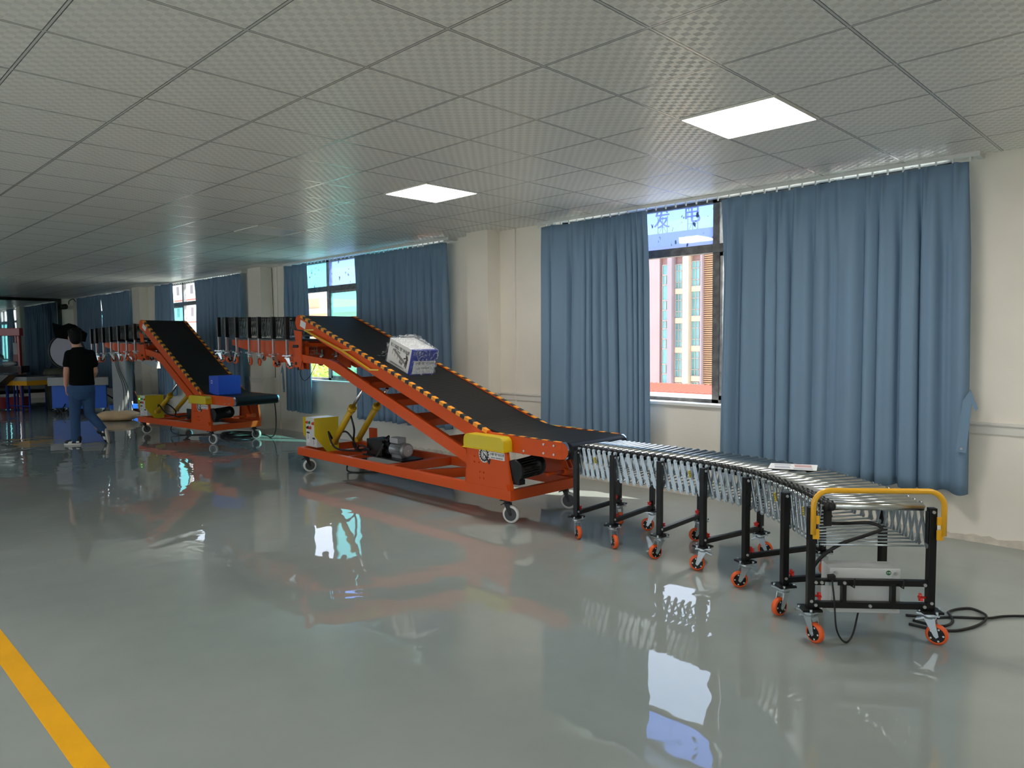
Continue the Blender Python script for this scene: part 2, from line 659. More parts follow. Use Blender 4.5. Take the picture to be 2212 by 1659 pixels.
# ---- far wall with the big mirror
q = MB()
q.box(XM - 0.3, XM - 0.03, YB, YW, 0, CZ)
struct(q.done('wall_left', M_wall))
mir = thing('wall_mirror', 'large black-framed mirror filling the far end wall', 'mirror', (XM, 1.5, 0.25))
q = MB()
q.box(-0.012, 0, -5.0, 4.26, 0, 2.50)
q.done('glass', mat('mirror_silver', (205, 212, 212), 0.02, 1.0), mir)
q = MB()
q.box(-0.03, 0.03, 4.26, 4.37, -0.1, 2.58)
q.box(-0.03, 0.03, -5.1, -5.0, -0.1, 2.58)
q.box(-0.03, 0.03, -5.0, 4.26, 2.50, 2.58)
q.box(-0.03, 0.03, -5.0, 4.26, -0.1, 0)
q.done('frame', M_black, mir)
# ---- walls outside the frame: plain right wall, back wall with its own row of windows
q = MB()
q.box(XR, XR + 0.2, YB, YW, 0, CZ)
struct(q.done('wall_right', M_wall))
q = MB()
q.box(XM - 0.3, XR + 0.2, YB - 0.2, YB, 0, 0.7)
q.box(XM - 0.3, XR + 0.2, YB - 0.2, YB, 2.65, CZ)
BW = [(-19.6, -16.2), (-15.6, -12.2), (-11.6, -8.2), (-7.6, -4.2), (-3.6, -0.2), (0.3, 3.7)]
e = [XM - 0.3] + [v for p_ in BW for v in p_] + [XR + 0.2]
for i in range(0, len(e), 2):
    q.box(e[i], e[i + 1], YB - 0.2, YB, 0.7, 2.65)
struct(q.done('wall_back', M_wall))
for i, (a_, b_) in enumerate(BW):
    q = MB()
    for k in range(4):
        x = a_ + (b_ - a_) * k / 3
        q.box(x - 0.03, x + 0.03, YB - 0.13, YB - 0.08, 0.7, 2.65)
    q.box(a_, b_, YB - 0.13, YB - 0.08, 0.7, 0.75)
    q.box(a_, b_, YB - 0.13, YB - 0.08, 2.6, 2.65)
    wo = struct(q.done('window_%d' % (i + 5), M_alu))
    q = MB()
    q.box(a_, b_, YB - 0.11, YB - 0.105, 0.75, 2.6)
    q.done('pane', G_clear, wo)
# ---- ceiling panels (one tile each)
M_lit = mat('lit_diffuser', (250, 250, 250), 0.4, emit=((255, 252, 246), LAMP))
M_unlit = mat('unlit_diffuser', (246, 246, 246), 0.25)
def panel(i, j, lit, label):
    x0 = -1.794 - 0.6 * i
    y0 = 2.657 + 0.6 * j
    t = thing('ceiling_light', label, 'ceiling light', (x0, y0, CZ), 0, 'square ceiling panels')
    q = MB()
    q.box(-0.585, -0.015, 0.015, 0.585, -0.006, 0.002)
    q.done('diffuser', M_lit if lit else M_unlit, t)
    q = MB()
    q.box(-0.598, -0.585, 0.002, 0.598, -0.009, 0.002)
    q.box(-0.015, -0.002, 0.002, 0.598, -0.009, 0.002)
    q.box(-0.585, -0.015, 0.002, 0.015, -0.009, 0.002)
    q.box(-0.585, -0.015, 0.585, 0.598, -0.009, 0.002)
    q.done('frame', M_trim, t)
panel(0, 2, True, 'large bright lit square panel above the right curtain')
panel(5, 2, True, 'lit square ceiling panel above the tall belt conveyor')
panel(10, 2, False, 'unlit square ceiling panel far left of the lit ones')
for i_, j_, lb_ in ((0, -7, 'middle of the row just behind the viewer'), (5, -7, 'left one of the row just behind the viewer'), (-5, 2, 'near the right wall outside the picture'), (-5, -7, 'right one of the row just behind the viewer'), (-5, -11, 'right one of the row by the back windows'), (0, -11, 'middle of the row by the back windows'), (5, -11, 'left one of the row by the back windows')):
    panel(i_, j_, True, 'lit square ceiling panel, ' + lb_)

# ---- curtains
def curtain(name, x0, x1, zt, zb, npl, label, amp=0.055, lean=0.0, flare=0.0, seed=1, ystep=0.0, gather=None):
    rnd = random.Random(seed)
    t = thing(name, label, 'curtain', ((x0 + x1) / 2, 6.05, 0), 0, 'blue window curtains')
    q = MB()
    q.sm = True
    nu, nz = npl * 14, 26
    ph = [rnd.uniform(-0.35, 0.35) for _ in range(npl + 3)]
    am = [rnd.uniform(0.65, 1.25) for _ in range(npl + 3)]
    rows = []
    for j in range(nz + 1):
        v = j / nz
        z = zt + (zb - zt) * v
        r = []
        for i in range(nu + 1):
            u = i / nu
            uu = u
            if gather:
                uu = u ** gather
            x = x0 + (x1 - x0) * u
            xf = x + (u - 0.5) * flare * v + lean * v
            k = uu * npl + (0.22 * math.sin(2 * PI * u * 2.3 + seed) + 0.16 * math.sin(2 * PI * u * 5.1 + 2 * seed)) * min(1, u * 8, (1 - u) * 8)
            k = min(max(k, 0.0), npl - 1e-6) if 0 < u < 1 else k
            ki = int(min(npl, k))
            f = k - ki
            p_ = ph[ki] * (1 - f) + ph[ki + 1] * f
            a_ = am[ki] * (1 - f) + am[ki + 1] * f
            s_ = math.sin(2 * PI * k + p_ * (0.4 + v))
            sh = 0.8 * math.copysign(abs(s_) ** 0.7, s_) + 0.28 * math.sin(4 * PI * k + seed + ki)
            # pinch pleats at the heading: narrow ridges that open into soft folds
            pin = -math.exp(-((f - 0.5) / 0.09) ** 2) * 0.045
            wmix = min(1.0, max(0.0, (v - 0.02) / 0.25))
            y = 6.05 + (1 - wmix) * (pin + 0.006 * s_) + wmix * (a_ * amp * sh + 0.012 * math.sin(9 * u + 3 * v + seed))
            xx = xf + wmix * 0.018 * math.cos(2 * PI * k * 1.0 + p_)
            y = min(y, 6.135)
            zz = z + (0.006 * math.sin(5 * u * PI) if j == 0 else 0) + (0.01 * math.sin(2 * PI * k) if j == nz else 0)
            r.append(q.bm.verts.new((xx - t.location.x, y - 6.05, zz)))
        rows.append(r)
    for a_, b_ in zip(rows, rows[1:]):
        for i in range(nu):
            q.face([a_[i], a_[i + 1], b_[i + 1], b_[i]])
    o = q.done('cloth', M_curtain, t)
    sd = o.modifiers.new('thickness', 'SOLIDIFY')
    sd.thickness = 0.003
    return t
c1 = curtain('curtain', -3.30, -1.37, 2.765, 0.37, 12, 'wide blue curtain at the right behind the roller conveyor end', 0.05, seed=2, flare=0.06, lean=0.0)
c2 = curtain('curtain', -5.50, -4.10, 2.77, 0.40, 11, 'blue curtain left of the nearest open window, bunched at its right', 0.045, seed=5, flare=0.10, gather=1.9)
c3 = curtain('curtain', -9.21, -7.12, 2.765, 0.385, 13, 'blue curtain behind the plastic wrapped box', 0.05, seed=8, flare=0.03)
c4 = curtain('curtain', -11.32, -10.58, 2.78, 0.375, 6, 'narrow blue curtain behind the raised end of the long conveyor', 0.05, seed=11, flare=0.12, lean=0.03)
c5 = curtain('curtain', -15.02, -12.93, 2.78, 0.385, 12, 'blue curtain behind the raised folded roller track', 0.05, seed=14, flare=0.03)
c6 = curtain('curtain', -17.22, -16.18, 2.80, 0.385, 6, 'narrow blue curtain behind the steep belt conveyor', 0.05, seed=17, flare=0.06)
c7 = curtain('curtain', -21.03, -18.90, 2.79, 0.385, 12, 'right one of the two closed blue curtains at far left', 0.045, seed=20, flare=0.16)
c8 = curtain('curtain', -23.2, -21.09, 2.80, 0.385, 12, 'left one of the two closed blue curtains, nearest the mirror', 0.045, seed=23, flare=0.16)
def tieback(par, x, z, flip=1):
    q = MB()
    q.prism([(x, 0, z), (x + 0.045 * flip, 0, z + 0.08), (x + 0.095 * flip, 0.0, z - 0.055), (x + 0.08 * flip, 0, z - 0.07), (x + 0.055 * flip, 0, z - 0.02), (x + 0.03 * flip, 0, z - 0.38), (x - 0.035 * flip, 0, z - 0.37)], (0, 0.004, 0))
    o = q.done('tieback', M_curtain, par)
    o.location = (0, -0.07, 0)
    q = MB()
    q.cyl((x, -0.074, z - 0.35), (x, -0.07, z - 0.35), 0.009)
    q.done('snap_button', M_chrome, o).location = (0, 0.07, 0)
tieback(c1, 0.985, 1.06)
tieback(c4, -0.35, 1.06, -1)
for (x0, x1, lb) in ((-5.55, -1.32, 'white curtain rail over the nearest window'), (-11.36, -7.08, 'white curtain rail over the window behind the wrapped box'), (-17.26, -12.88, 'white curtain rail over the window behind the steep conveyor'), (-23.2, -18.86, 'white curtain rail over the far window by the mirror')):
    t = thing('curtain_rail', lb, 'curtain rail', ((x0 + x1) / 2, 6.06, 0), 0, 'curtain rails')
    hl = (x1 - x0) / 2
    q = MB()
    q.box(-hl, hl, -0.02, 0.02, 2.80, 2.83)
    q.done('track', M_rail, t)
    q = MB()
    x = -hl
    while x < hl:
        q.box(x, x + 0.012, -0.006, 0.006, 2.765, 2.80)
        x += 0.11
    o = q.done('gliders', M_rail, t)
    o['kind'] = 'stuff'
    q = MB()
    q.box(hl - 0.02, hl + 0.02, -0.03, 0.12, 2.795, 2.83)
    q.done('bracket', M_rail, t)
q = MB()
q.tube(smooth_path([(-11.975, 6.165, 2.82), (-11.97, 6.17, 2.2), (-11.95, 6.165, 1.6), (-11.96, 6.17, 0.9)]), 0.005, 6)
tag(q.done('wall_wire', M_cable), 'thin black wire running down the wall beside the middle pier', 'wire')
# security camera on the bit of wall beside the mirror
t = thing('security_camera', 'small black camera hanging high beside the mirror', 'security camera', (-23.85, 6.0, 2.62))
q = MB()
q.lathe((-0.1, -0.16, -0.03), (1, 1, 0.1), [(0, 0.05), (0.02, 0.075), (0.14, 0.075), (0.16, 0.05)])
q.done('housing', M_blackpl, t)
q = MB()
q.tube(smooth_path([(0.0, 0.0, 0.04), (-0.02, 0.02, 0.14), (0.0, 0.12, 0.2), (0.0, 0.18, 0.12)]), 0.012)
q.done('bracket', M_blackpl, t)
# ================================================================ OUTSIDE
M_ground = mat('concrete_yard', (226, 220, 208), 0.9, vary=(0.2, 0.15))
q = MB()
q.box(-260, 120, 6.6, 200, -8.6, -8.5)
q.box(-260, 120, -200, -7.0, -8.6, -8.5)
struct(q.done('ground', M_ground))
M_pink = mat('pink_render', (188, 157, 154), 0.8, vary=(0.4, 0.05))
M_cream = mat('cream_render', (212, 194, 166), 0.8)
M_greyp = mat('grey_mauve_render', (166, 150, 154), 0.8)
M_bglass = mat('building_glass', (112, 168, 168), 0.15, spec=0.8, vary=(0.6, 0.35))
M_bframe = mat('building_frames', (196, 176, 166), 0.6)
M_louv = mat('louvre_slats', (184, 144, 106), 0.6)
t = thing('building', 'pale pink office block with tall window strips seen through the open window', 'building', (-25, 40, -8.5))
T0 = Vector((-25, 40, -8.5))
def bb(qq, x0, x1, z0, z1, d0=0.0, d1=0.3):
    qq.box(x0 - T0.x, x1 - T0.x, d0, d1, z0 - T0.z, z1 - T0.z)
q = MB()
bb(q, -34, -19, -8.5, 7.9, 0.3, 12)
bb(q, -34, -26.1, -8.5, 7.9, -0.05, 0.3)
bb(q, -34, -19, 6.7, 7.4, -0.1, 0.3)
q.done('walls', M_pink, t)
q = MB()
bb(q, -34, -19, 7.4, 8.24, -0.15, 0.2)
q.done('parapet', M_greyp, t)
q = MB()
bb(q, -25.35, -25.03, -8.5, 6.7, -0.35, 0.3)
q.done('pilaster', M_greyp, t)
q = MB()
bb(q, -24.28, -23.87, -8.5, 6.7, -0.3, 0.3)
q.done('pilaster', M_cream, t)
q = MB()
bb(q, -23.05, -22.95, -8.5, 6.7, -0.3, 0.3)
q.done('pilaster', M_greyp, t)
def bwin(x0, x1, z0, z1, nv, rails):
    q = MB()
    bb(q, x0, x1, z0, z1, 0.1, 0.14)
    o = q.done('window', M_bglass, t)
    q = MB()
    for k in range(nv + 1):
        x = x0 + (x1 - x0) * k / nv
        bb(q, x - 0.018, x + 0.018, z0, z1, 0.05, 0.12)
    for z in rails + [z0, z1]:
        bb(q, x0, x1, z - 0.018, z + 0.018, 0.05, 0.12)
    q.done('mullions', M_bframe, o)
for (x0, x1, off) in ((-25.0, -24.3, 0.0), (-23.84, -23.06, 0.1)):
    for zt in (6.22, 4.385, 2.54, 0.66, -1.25, -3.1):
        bwin(x0, x1, zt - 1.52 + off, zt + off, 3, [zt - 0.42 + off, zt - 1.12 + off])
    q = MB()
    for zt in (6.22, 4.385, 2.54, 0.66, -1.25):
        bb(q, x0, x1, zt - 1.86 + off, zt - 1.53 + off, 0.0, 0.3)
    q.done('spandrels', M_cream, t)
z = 6.25
k = 0
while z > -4:
    h = (0.62, 0.6, 0.95, 0.6, 0.62, 0.5)[k % 6]
    bwin(-25.97, -25.42, z - h, z, 2 if k % 2 else 1, [])
    z -= h + 0.03
    k += 1
q = MB()
z = -8
while z < 6.6:
    bb(q, -22.93, -21.0, z, z + 0.075, -0.06, 0.1)
    z += 0.13
q.done('louvres', M_louv, t)['kind'] = 'stuff'
M_sign = mat('sign_letters', (112, 96, 150), 0.6)
M_lat = mat('sign_steel', (90, 90, 110), 0.6)
for ch, xa, zc, s_, lb in (('发', -26.18, 9.12, 1.25, 'violet rooftop sign character left, on a steel rack'), ('电', -24.0, 9.22, 1.25, 'violet rooftop sign character right, on a steel rack')):
    g = thing('rooftop_sign', lb, 'sign', (xa, 40.3, 8.2), 0, 'rooftop sign characters')
    text_mesh('character', ch, s_, M_sign, g, frame_of((0, 0, zc - 8.2), (1, 0, 0), (0, 0, 1)), 0.03)
    q = MB()
    for dx_ in (-0.35, 0, 0.35):
        q.beam((dx_, 0.1, 0.04), (dx_, 0.1, 1.2), 0.03)
    q.beam((-0.35, 0.1, 0.04), (0, 0.1, 0.6), 0.02)
    q.beam((0, 0.1, 0.6), (0.35, 0.1, 0.04), 0.02)
    q.beam((-0.35, 0.1, 0.5), (0.35, 0.1, 0.5), 0.02)
    q.done('rack', M_lat, g)
# red metal roof of a lower shed and its pale canopy in front
t = thing('shed', 'low shed with ribbed red metal roof below the pink office block', 'building', (-17, 24, -8.5))
q = MB()
q.box(-7, 6, 0, 3, 0, 7.7)
q.done('walls', M_cream, t)
q = MB()
q.prism([(-10, 0, 7.93), (-10, 3, 8.02), (-10, 3, 8.12), (-10, 0, 8.03)], (18, 0, 0))
x = -10
while x < 8:
    q.prism([(x, 0, 8.03), (x, 3, 8.12), (x, 3, 8.15), (x, 0, 8.06)], (0.04, 0, 0))
    x += 0.25
q.done('roof', mat('red_roof_sheet', (206, 88, 70), 0.6), t)
q = MB()
q.prism([(-10, -2.4, 7.75), (-10, 0, 7.88), (-10, 0, 7.98), (-10, -2.4, 7.85)], (18, 0, 0))
q.done('canopy', mat('pale_canopy', (250, 246, 236), 0.6), t)
# peach building seen through the second window
M_peach = mat('peach_render', (226, 168, 132), 0.8)
M_peach2 = mat('pale_peach_band', (250, 214, 186), 0.8)
M_dwin = mat('dark_window', (110, 96, 96), 0.3)
t = thing('building', 'peach coloured block with small windows seen above the raised conveyor', 'building', (-84, 50, -8.5))
q = MB()
q.box(-11, 13, 0, 14, 0, 14.35)
q.box(-11, -1.0, 0.3, 9, 14.35, 15.8)
q.done('walls', M_peach, t)
q = MB()
q.box(-11, 13, -0.15, 0.0, 13.75, 14.4)
q.box(-11, 13, -0.12, 0.0, 10.9, 11.3)
q.done('cornice', M_peach2, t)
for x in (-2.35, -0.9, 0.15, 1.1, 2.6, 4.0, 5.4, 7.0, 8.6, -3.8, -5.4, -7.0):
    for z in (11.9, 8.6, 5.4):
        q = MB()
        q.box(x, x + 0.42, -0.03, 0.1, z, z + 0.85)
        q.done('window', M_dwin, t)
t = thing('building', 'white and red banded block seen through the far narrow window gap', 'building', (-128, 50, -8.5))
q = MB()
q.box(-16, 16, 0, 14, 0, 26)
q.done('walls', mat('white_render', (236, 232, 228), 0.8), t)
for z in (5.5, 9.5, 13.5, 17.3, 21):
    q = MB()
    q.box(-16, 16, -0.1, 0, z, z + 0.25)
    q.done('band', mat('brick_band', (214, 120, 100), 0.8) if z == 5.5 else bpy.data.materials['brick_band'], t)
    for x in (-13, -10, -7, -4, -1, 2, 5, 8, 11, 14):
        q = MB()
        q.box(x, x + 1.1, -0.03, 0.1, z + 1.1, z + 2.6)
        q.done('window', M_dwin, t)
# leafy tree low behind the second window
t = thing('tree', 'yellow green leafy tree seen low under the raised conveyor', 'tree', (-43.5, 26, -8.5))
q = MB()
q.tube([(0, 0, 0), (0.1, 0, 2.5), (0, 0.1, 5.0)], [0.3, 0.22, 0.12])
q.done('trunk', mat('bark', (110, 90, 70), 0.9), t)
q = MB()
rnd = random.Random(4)
for k in range(5200):
    a, b_, r = rnd.uniform(0, 2 * PI), math.acos(rnd.uniform(-1, 1)), 3.4 * rnd.uniform(0.35, 1.0) ** 0.5
    c = Vector((r * 1.3 * math.sin(b_) * math.cos(a), r * math.sin(b_) * math.sin(a), 6.3 + r * 0.72 * math.cos(b_)))
    u = Vector((rnd.gauss(0, 1), rnd.gauss(0, 1), rnd.gauss(0, 1))).normalized() * 0.13
    v_ = u.orthogonal().normalized() * 0.07
    q.mi = k % 2
    q.poly([c - u, c + v_, c + u, c - v_])
q.done('foliage', [mat('leaf_light', (214, 214, 110), 0.7), mat('leaf_green', (140, 176, 70), 0.7)], t)['kind'] = 'stuff'
# ================================================================ BELT CONVEYORS
def S(s_, w_, z_):
    """machine space: s runs to the rear, w to the far side"""
    return Vector((-s_, w_, z_))
def caster(parent, loc, yaw, r, top, wheelm, forkm, hubm, wd=0.03, fork_t=0.004, brake=True, name='caster'):
    """wheel touches z=0 of its parent; top = mounting plate height"""
    q = MB()
    q.box(-0.05, 0.05, -0.045, 0.045, top - 0.008, top)
    q.cyl((0, 0, top - 0.03), (0, 0, top - 0.008), 0.03)
    off = 0.035
    for s_ in (-1, 1):
        y = s_ * (wd / 2 + 0.006)
        q.prism([(-0.022, y, top - 0.028), (0.026, y, top - 0.028), (off + 0.011, y, r - 0.004), (off, y, r - 0.014), (off - 0.011, y, r - 0.004)], (0, s_ * fork_t, 0))
    q.box(-0.03, 0.03, -wd / 2 - 0.008, wd / 2 + 0.008, top - 0.034, top - 0.026)
    q.cyl((off, -wd / 2 - 0.014, r), (off, wd / 2 + 0.014, r), 0.007, n=8)
    for sx_ in (-1, 1):
        for sy_ in (-1, 1):
            q.cyl((sx_ * 0.038, sy_ * 0.034, top), (sx_ * 0.038, sy_ * 0.034, top + 0.014), 0.007, n=6)
    if brake:
        q.prism([(-0.058, -0.014, top - 0.044), (-0.022, -0.014, top - 0.03), (-0.022, -0.014, top - 0.038), (-0.058, -0.014, top - 0.052)], (0, 0.028, 0))
    f = q.done(name, forkm, parent)
    f.location = loc
    f.rotation_euler = (0, 0, yaw)
    q = MB()
    t_ = r * 0.24
    q.lathe((off, -wd / 2, r), (0, 1, 0), [(0, r - t_), (0, r - 0.006), (0.006, r), (wd - 0.006, r), (wd, r - 0.006), (wd, r - t_)], 24)
    q.done('tyre', wheelm, f)
    q = MB()
    q.lathe((off, -wd / 2 - 0.0015, r), (0, 1, 0), [(0, r - t_ * 1.1), (wd + 0.003, r - t_ * 1.1)], 24)
    q.lathe((off, -wd / 2 - 0.0045, r), (0, 1, 0), [(0, 0.016), (wd + 0.009, 0.016)], 14)
    if hubm is M_black:
        q.mi = 1
        for k in range(5):
            a = 2 * PI * k / 5
            c = (off + 0.6 * r * math.cos(a), 0, r + 0.6 * r * math.sin(a))
            q.cyl((c[0], -wd / 2 - 0.002, c[2]), (c[0], wd / 2 + 0.002, c[2]), 0.005, n=8)
    q.done('hub', [hubm, M_grey], f)
    return f

M_belt = bpy.data.materials.new('black_ribbed_belt')
M_belt.use_nodes = True
_n = M_belt.node_tree.nodes
_l = M_belt.node_tree.links
_b = _n['Principled BSDF']
_b.inputs['Base Color'].default_value = lin(22, 22, 23)
_b.inputs['Roughness'].default_value = 0.5
_b.inputs['Specular IOR Level'].default_value = 0.25
_t = _n.new('ShaderNodeTexCoord')
_w = _n.new('ShaderNodeTexWave')
_w.bands_direction = 'X'
_w.inputs['Scale'].default_value = 14
_l.new(_t.outputs['Object'], _w.inputs['Vector'])
_bp = _n.new('ShaderNodeBump')
_bp.inputs['Strength'].default_value = 0.35
_bp.inputs['Distance'].default_value = 0.003
_l.new(_w.outputs[0], _bp.inputs['Height'])
_l.new(_bp.outputs[0], _b.inputs['Normal'])
W = 0.84
def belt_conveyor(name, label, O, rz, D):
    t = thing(name, label, 'belt conveyor', (O[0], O[1], 0), rz, 'orange climbing belt conveyors')
    L = D['L']
    b0, b1 = 0.05, D.get('b1', 0.79)          # outer faces of the belt beams
    # ---- wheeled base frame
    q = MB()
    zb, zt = 0.20, 0.29
    for wa, wb in ((0, 0.05), (W - 0.05, W)):
        q.box(-L, 0, wa, wb, zb, zt)
    for s_ in (0.0, L - 0.05, L - 0.62, L * 0.48):
        q.box(-s_ - 0.05, -s_, 0.05, W - 0.05, zb, zt)
    if L > 3:
        q.box(-1.95, -1.91, 0.05, W - 0.05, 0.225, 0.265)
        q.box(-2.72, -2.68, 0.05, W - 0.05, 0.225, 0.265)
        q.beam(S(1.35, 0.05, 0.245), S(0.95, W - 0.05, 0.245), 0.05, 0.09)
    fr = q.done('base_frame', M_orange, t, bevel=0.003)
    for s_, w_ in ((0.10, 0.06), (0.10, W - 0.06), (L - 0.1, 0.06), (L - 0.1, W - 0.06)):
        caster(t, S(s_, w_, 0), {0: 0.35, 1: 0.5}[0 if w_ < 0.4 else 1] + (0.9 if s_ > 1 else 0), 0.075, 0.195, M_whwheel, M_blackpl, M_dkgrey, 0.036)
    # ---- trapezoid side plates with flanges and bolts
    for k, wy in enumerate((0.0, W - 0.008)):
        q = MB()
        q.prism([S(-0.01, wy, zt), S(0.57, wy, zt), S(0.54, wy, 0.62), S(0.05, wy, 0.62)], (0, 0.008, 0))
        ws = 0.0 if k == 0 else W - 0.03
        q.prism([S(-0.012, ws, zt), S(0.0, ws, zt), S(0.058, ws, 0.62), S(0.046, ws, 0.62)], (0, 0.03, 0))
        q.prism([S(0.572, ws, zt), S(0.56, ws, zt), S(0.53, ws, 0.62), S(0.542, ws, 0.62)], (0, 0.03, 0))
        q.prism([S(0.0, wy, zt), S(0.02, wy, zt), S(0.02, wy, zt + 0.05)], (0, -0.03 if k == 0 else 0.03, 0))
        p = q.done('side_plate', M_orange, t)
        q = MB()
        sg = -1 if k == 0 else 1
        yb_ = 0.0 if k == 0 else W
        for (s_, z_) in ((0.38, 0.35), (0.33, 0.35), (0.38, 0.40), (0.33, 0.40), (0.45, 0.53), (0.39, 0.53), (0.45, 0.48), (0.39, 0.48)):
            q.cyl(S(s_, yb_, z_), S(s_, yb_ + sg * 0.008, z_), 0.009, n=6)
        q.done('bolts', M_orange, p)
        # yellow rounded guard
        q = MB()
        g0, g1 = (-0.055, 0.05) if k == 0 else (W - 0.05, W + 0.055)
        s0, s1, z0_, z1_ = 0.025, 0.525, 0.612, 0.728
        pts = [(s0, z0_)] + [(x, z) for x, z in arc(s0 + 0.055, z1_ - 0.055, 0.055, PI, PI / 2, 6)] + [(x, z) for x, z in arc(s1 - 0.055, z1_ - 0.055, 0.055, PI / 2, 0, 6)] + [(s1, z0_)]
        q.prism([S(a, g0, z) for a, z in pts], (0, g1 - g0, 0))
        q.box(-s1 - 0.012, -s0 + 0.012, g0 - 0.008, g1, 0.606, 0.612)
        q.done('guard_cover', M_yellow, t, bevel=0.006)
    # ---- sticker: toothed ring and a strip of lettering
    if D.get('logo', 1):
        q = MB()
        c = S(0.318, -0.0012, 0.555)
        R_ = 0.062
        n_ = 44
        ring_ = []
        q.mi = 1
        outer = [Vector((c.x + R_ * 1.1 * math.cos(2 * PI * i / 40), -0.0008, c.z + R_ * 1.1 * math.sin(2 * PI * i / 40))) for i in range(40)]
        q.poly(outer)
        q.poly([S(0.25, -0.0009, 0.528), S(0.065, -0.0009, 0.528), S(0.065, -0.0009, 0.59), S(0.25, -0.0009, 0.59)])
        q.mi = 0
        teeth = []
        for i in range(96):
            rr = R_ if (i // 3) % 2 == 0 else R_ * 0.86
            teeth.append((rr * math.cos(2 * PI * i / 96), rr * math.sin(2 * PI * i / 96)))
        for i in range(96):
            a0, a1 = teeth[i], teeth[(i + 1) % 96]
            f0 = (0.66 * R_ * math.cos(2 * PI * i / 96), 0.66 * R_ * math.sin(2 * PI * i / 96))
            f1 = (0.66 * R_ * math.cos(2 * PI * (i + 1) / 96), 0.66 * R_ * math.sin(2 * PI * (i + 1) / 96))
            q.poly([(c.x + a[0], -0.0016, c.z + a[1]) for a in (a0, a1, f1, f0)])
            g0_ = (0.55 / 0.66 * f0[0], 0.55 / 0.66 * f0[1])
            g1_ = (0.55 / 0.66 * f1[0], 0.55 / 0.66 * f1[1])
            h0 = (0.47 / 0.66 * f0[0], 0.47 / 0.66 * f0[1])
            h1 = (0.47 / 0.66 * f1[0], 0.47 / 0.66 * f1[1])
            q.poly([(c.x + a[0], -0.0016, c.z + a[1]) for a in (g0_, g1_, h1, h0)])
        # little figure and the arm of the mark
        def bar(a, b_, w_):
            d = Vector((b_[0] - a[0], 0, b_[1] - a[1])).normalized()
            nn = Vector((-d.z, 0, d.x)) * w_
            A, B = Vector((c.x + a[0], -0.002, c.z + a[1])), Vector((c.x + b_[0], -0.002, c.z + b_[1]))
            q.poly([A - nn, B - nn, B + nn, A + nn])
        bar((-0.012, 0.018), (0.012, -0.006), 0.004)
        bar((0.0, 0.004), (-0.012, -0.022), 0.003)
        bar((-0.012, 0.0), (0.002, 0.01), 0.003)
        bar((0.008, 0.0), (0.03, -0.022), 0.006)
        bar((0.02, -0.012), (0.06, -0.058), 0.010)
        bar((0.06, -0.075), (0.075, -0.03), 0.007)
        st = q.done('sticker', [M_ink, M_white], t)
        st.location = (0, -0.0005, 0)
        text_mesh('lettering', '小蔡“智”动全球', 0.026, M_ink, st, frame_of(S(0.157, -0.0025, 0.568), (1, 0, 0), (0, 0, 1)), 0.0002)
        text_mesh('lettering', '智能装备  输送设备制造商', 0.0125, M_ink, st, frame_of(S(0.157, -0.0025, 0.540), (1, 0, 0), (0, 0, 1)), 0.0002)
    # ---- belt beams: level infeed part
    for k in (0, 1):
        wa, wb = (b0, b0 + 0.035) if k == 0 else (b1 - 0.035, b1)
        q = MB()
        pts = [(0.42, 0.60), (-0.50, 0.598)] + arc(-0.52, 0.664, 0.066, -PI / 2, -PI * 1.5, 8)[1:] + [(0.42, 0.742)]
        q.prism([S(a, wa, z) for a, z in pts], (0, wb - wa, 0))
        p = q.done('infeed_beam', M_orange, t)
        sg = -1 if k == 0 else 1
        wo = wa if k == 0 else wb
        q = MB()
        for (s_, z_) in ((-0.33, 0.70), (-0.33, 0.63), (-0.44, 0.70), (-0.44, 0.63), (-0.11, 0.625)):
            q.cyl(S(s_, wo, z_), S(s_, wo + sg * 0.007, z_), 0.009, n=10)
        q.done('bolts', M_bolt, p)
        q = MB()
        q.skin([[q.bm.verts.new(S(a, wo + sg * e, z)) for a, z in arc(-0.52, 0.664, rr, -PI / 2, -PI * 1.5, 10)] for rr, e in ((0.069, -0.036 * 1.0), (0.069, 0.002))], caps=False)
        q.done('end_cap', M_chrome, p)
    # ---- belt beams: climbing part with its head plate
    J = (0.313, 0.745)
    H = D['head']
    dv = Vector((H[0] - J[0], 0, H[1] - J[1]))
    ln = dv.length
    dv.normalize()
    nv = Vector((dv.z, 0, -dv.x)) if dv.x < 0 else Vector((-dv.z, 0, dv.x))
    # in (s,z): direction d=(ds,dz), normal up n=(-dz,ds)
    ds, dz = dv.x, dv.z
    nn = (-dz, ds)
    th = D.get('th', 0.14)
    for k in (0, 1):
        wa, wb = (b0, b0 + 0.035) if k == 0 else (b1 - 0.035, b1)
        q = MB()
        pts = [J, H] + [(H[0] + 0.085 * math.cos(a) * 1.0 - nn[0] * 0.085, H[1] + 0.085 * math.sin(a) - nn[1] * 0.085) for a in [math.atan2(nn[1], nn[0]) - PI * i / 8 for i in range(1, 8)]] + [(H[0] - nn[0] * 0.17, H[1] - nn[1] * 0.17), (H[0] - ds * 0.12 - nn[0] * th, H[1] - dz * 0.12 - nn[1] * th), (J[0] + ds * 0.12 - nn[0] * th, J[1] + dz * 0.12 - nn[1] * th), (0.40, 0.60), (0.30, 0.60)]
        q.prism([S(a, wa, z) for a, z in pts], (0, wb - wa, 0))
        p = q.done('climbing_beam', M_orange, t)
        # bracket plate under the head
        q = MB()
        wq = wa - 0.012 if k == 0 else wb
        q.prism([S(a, wq, z) for a, z in D['bracket']], (0, 0.012, 0))
        p2 = q.done('head_bracket', M_orange, t)
        q = MB()
        bx, bz = D['bolts']
        for (s_, z_) in ((bx - 0.045, bz), (bx, bz), (bx + 0.045, bz), (bx, bz - 0.2), (bx - 0.05, bz - 0.26)):
            q.cyl(S(s_, wq - (0.012 if k == 0 else -0.012), z_), S(s_, wq + 0.012, z_), 0.018, n=10)
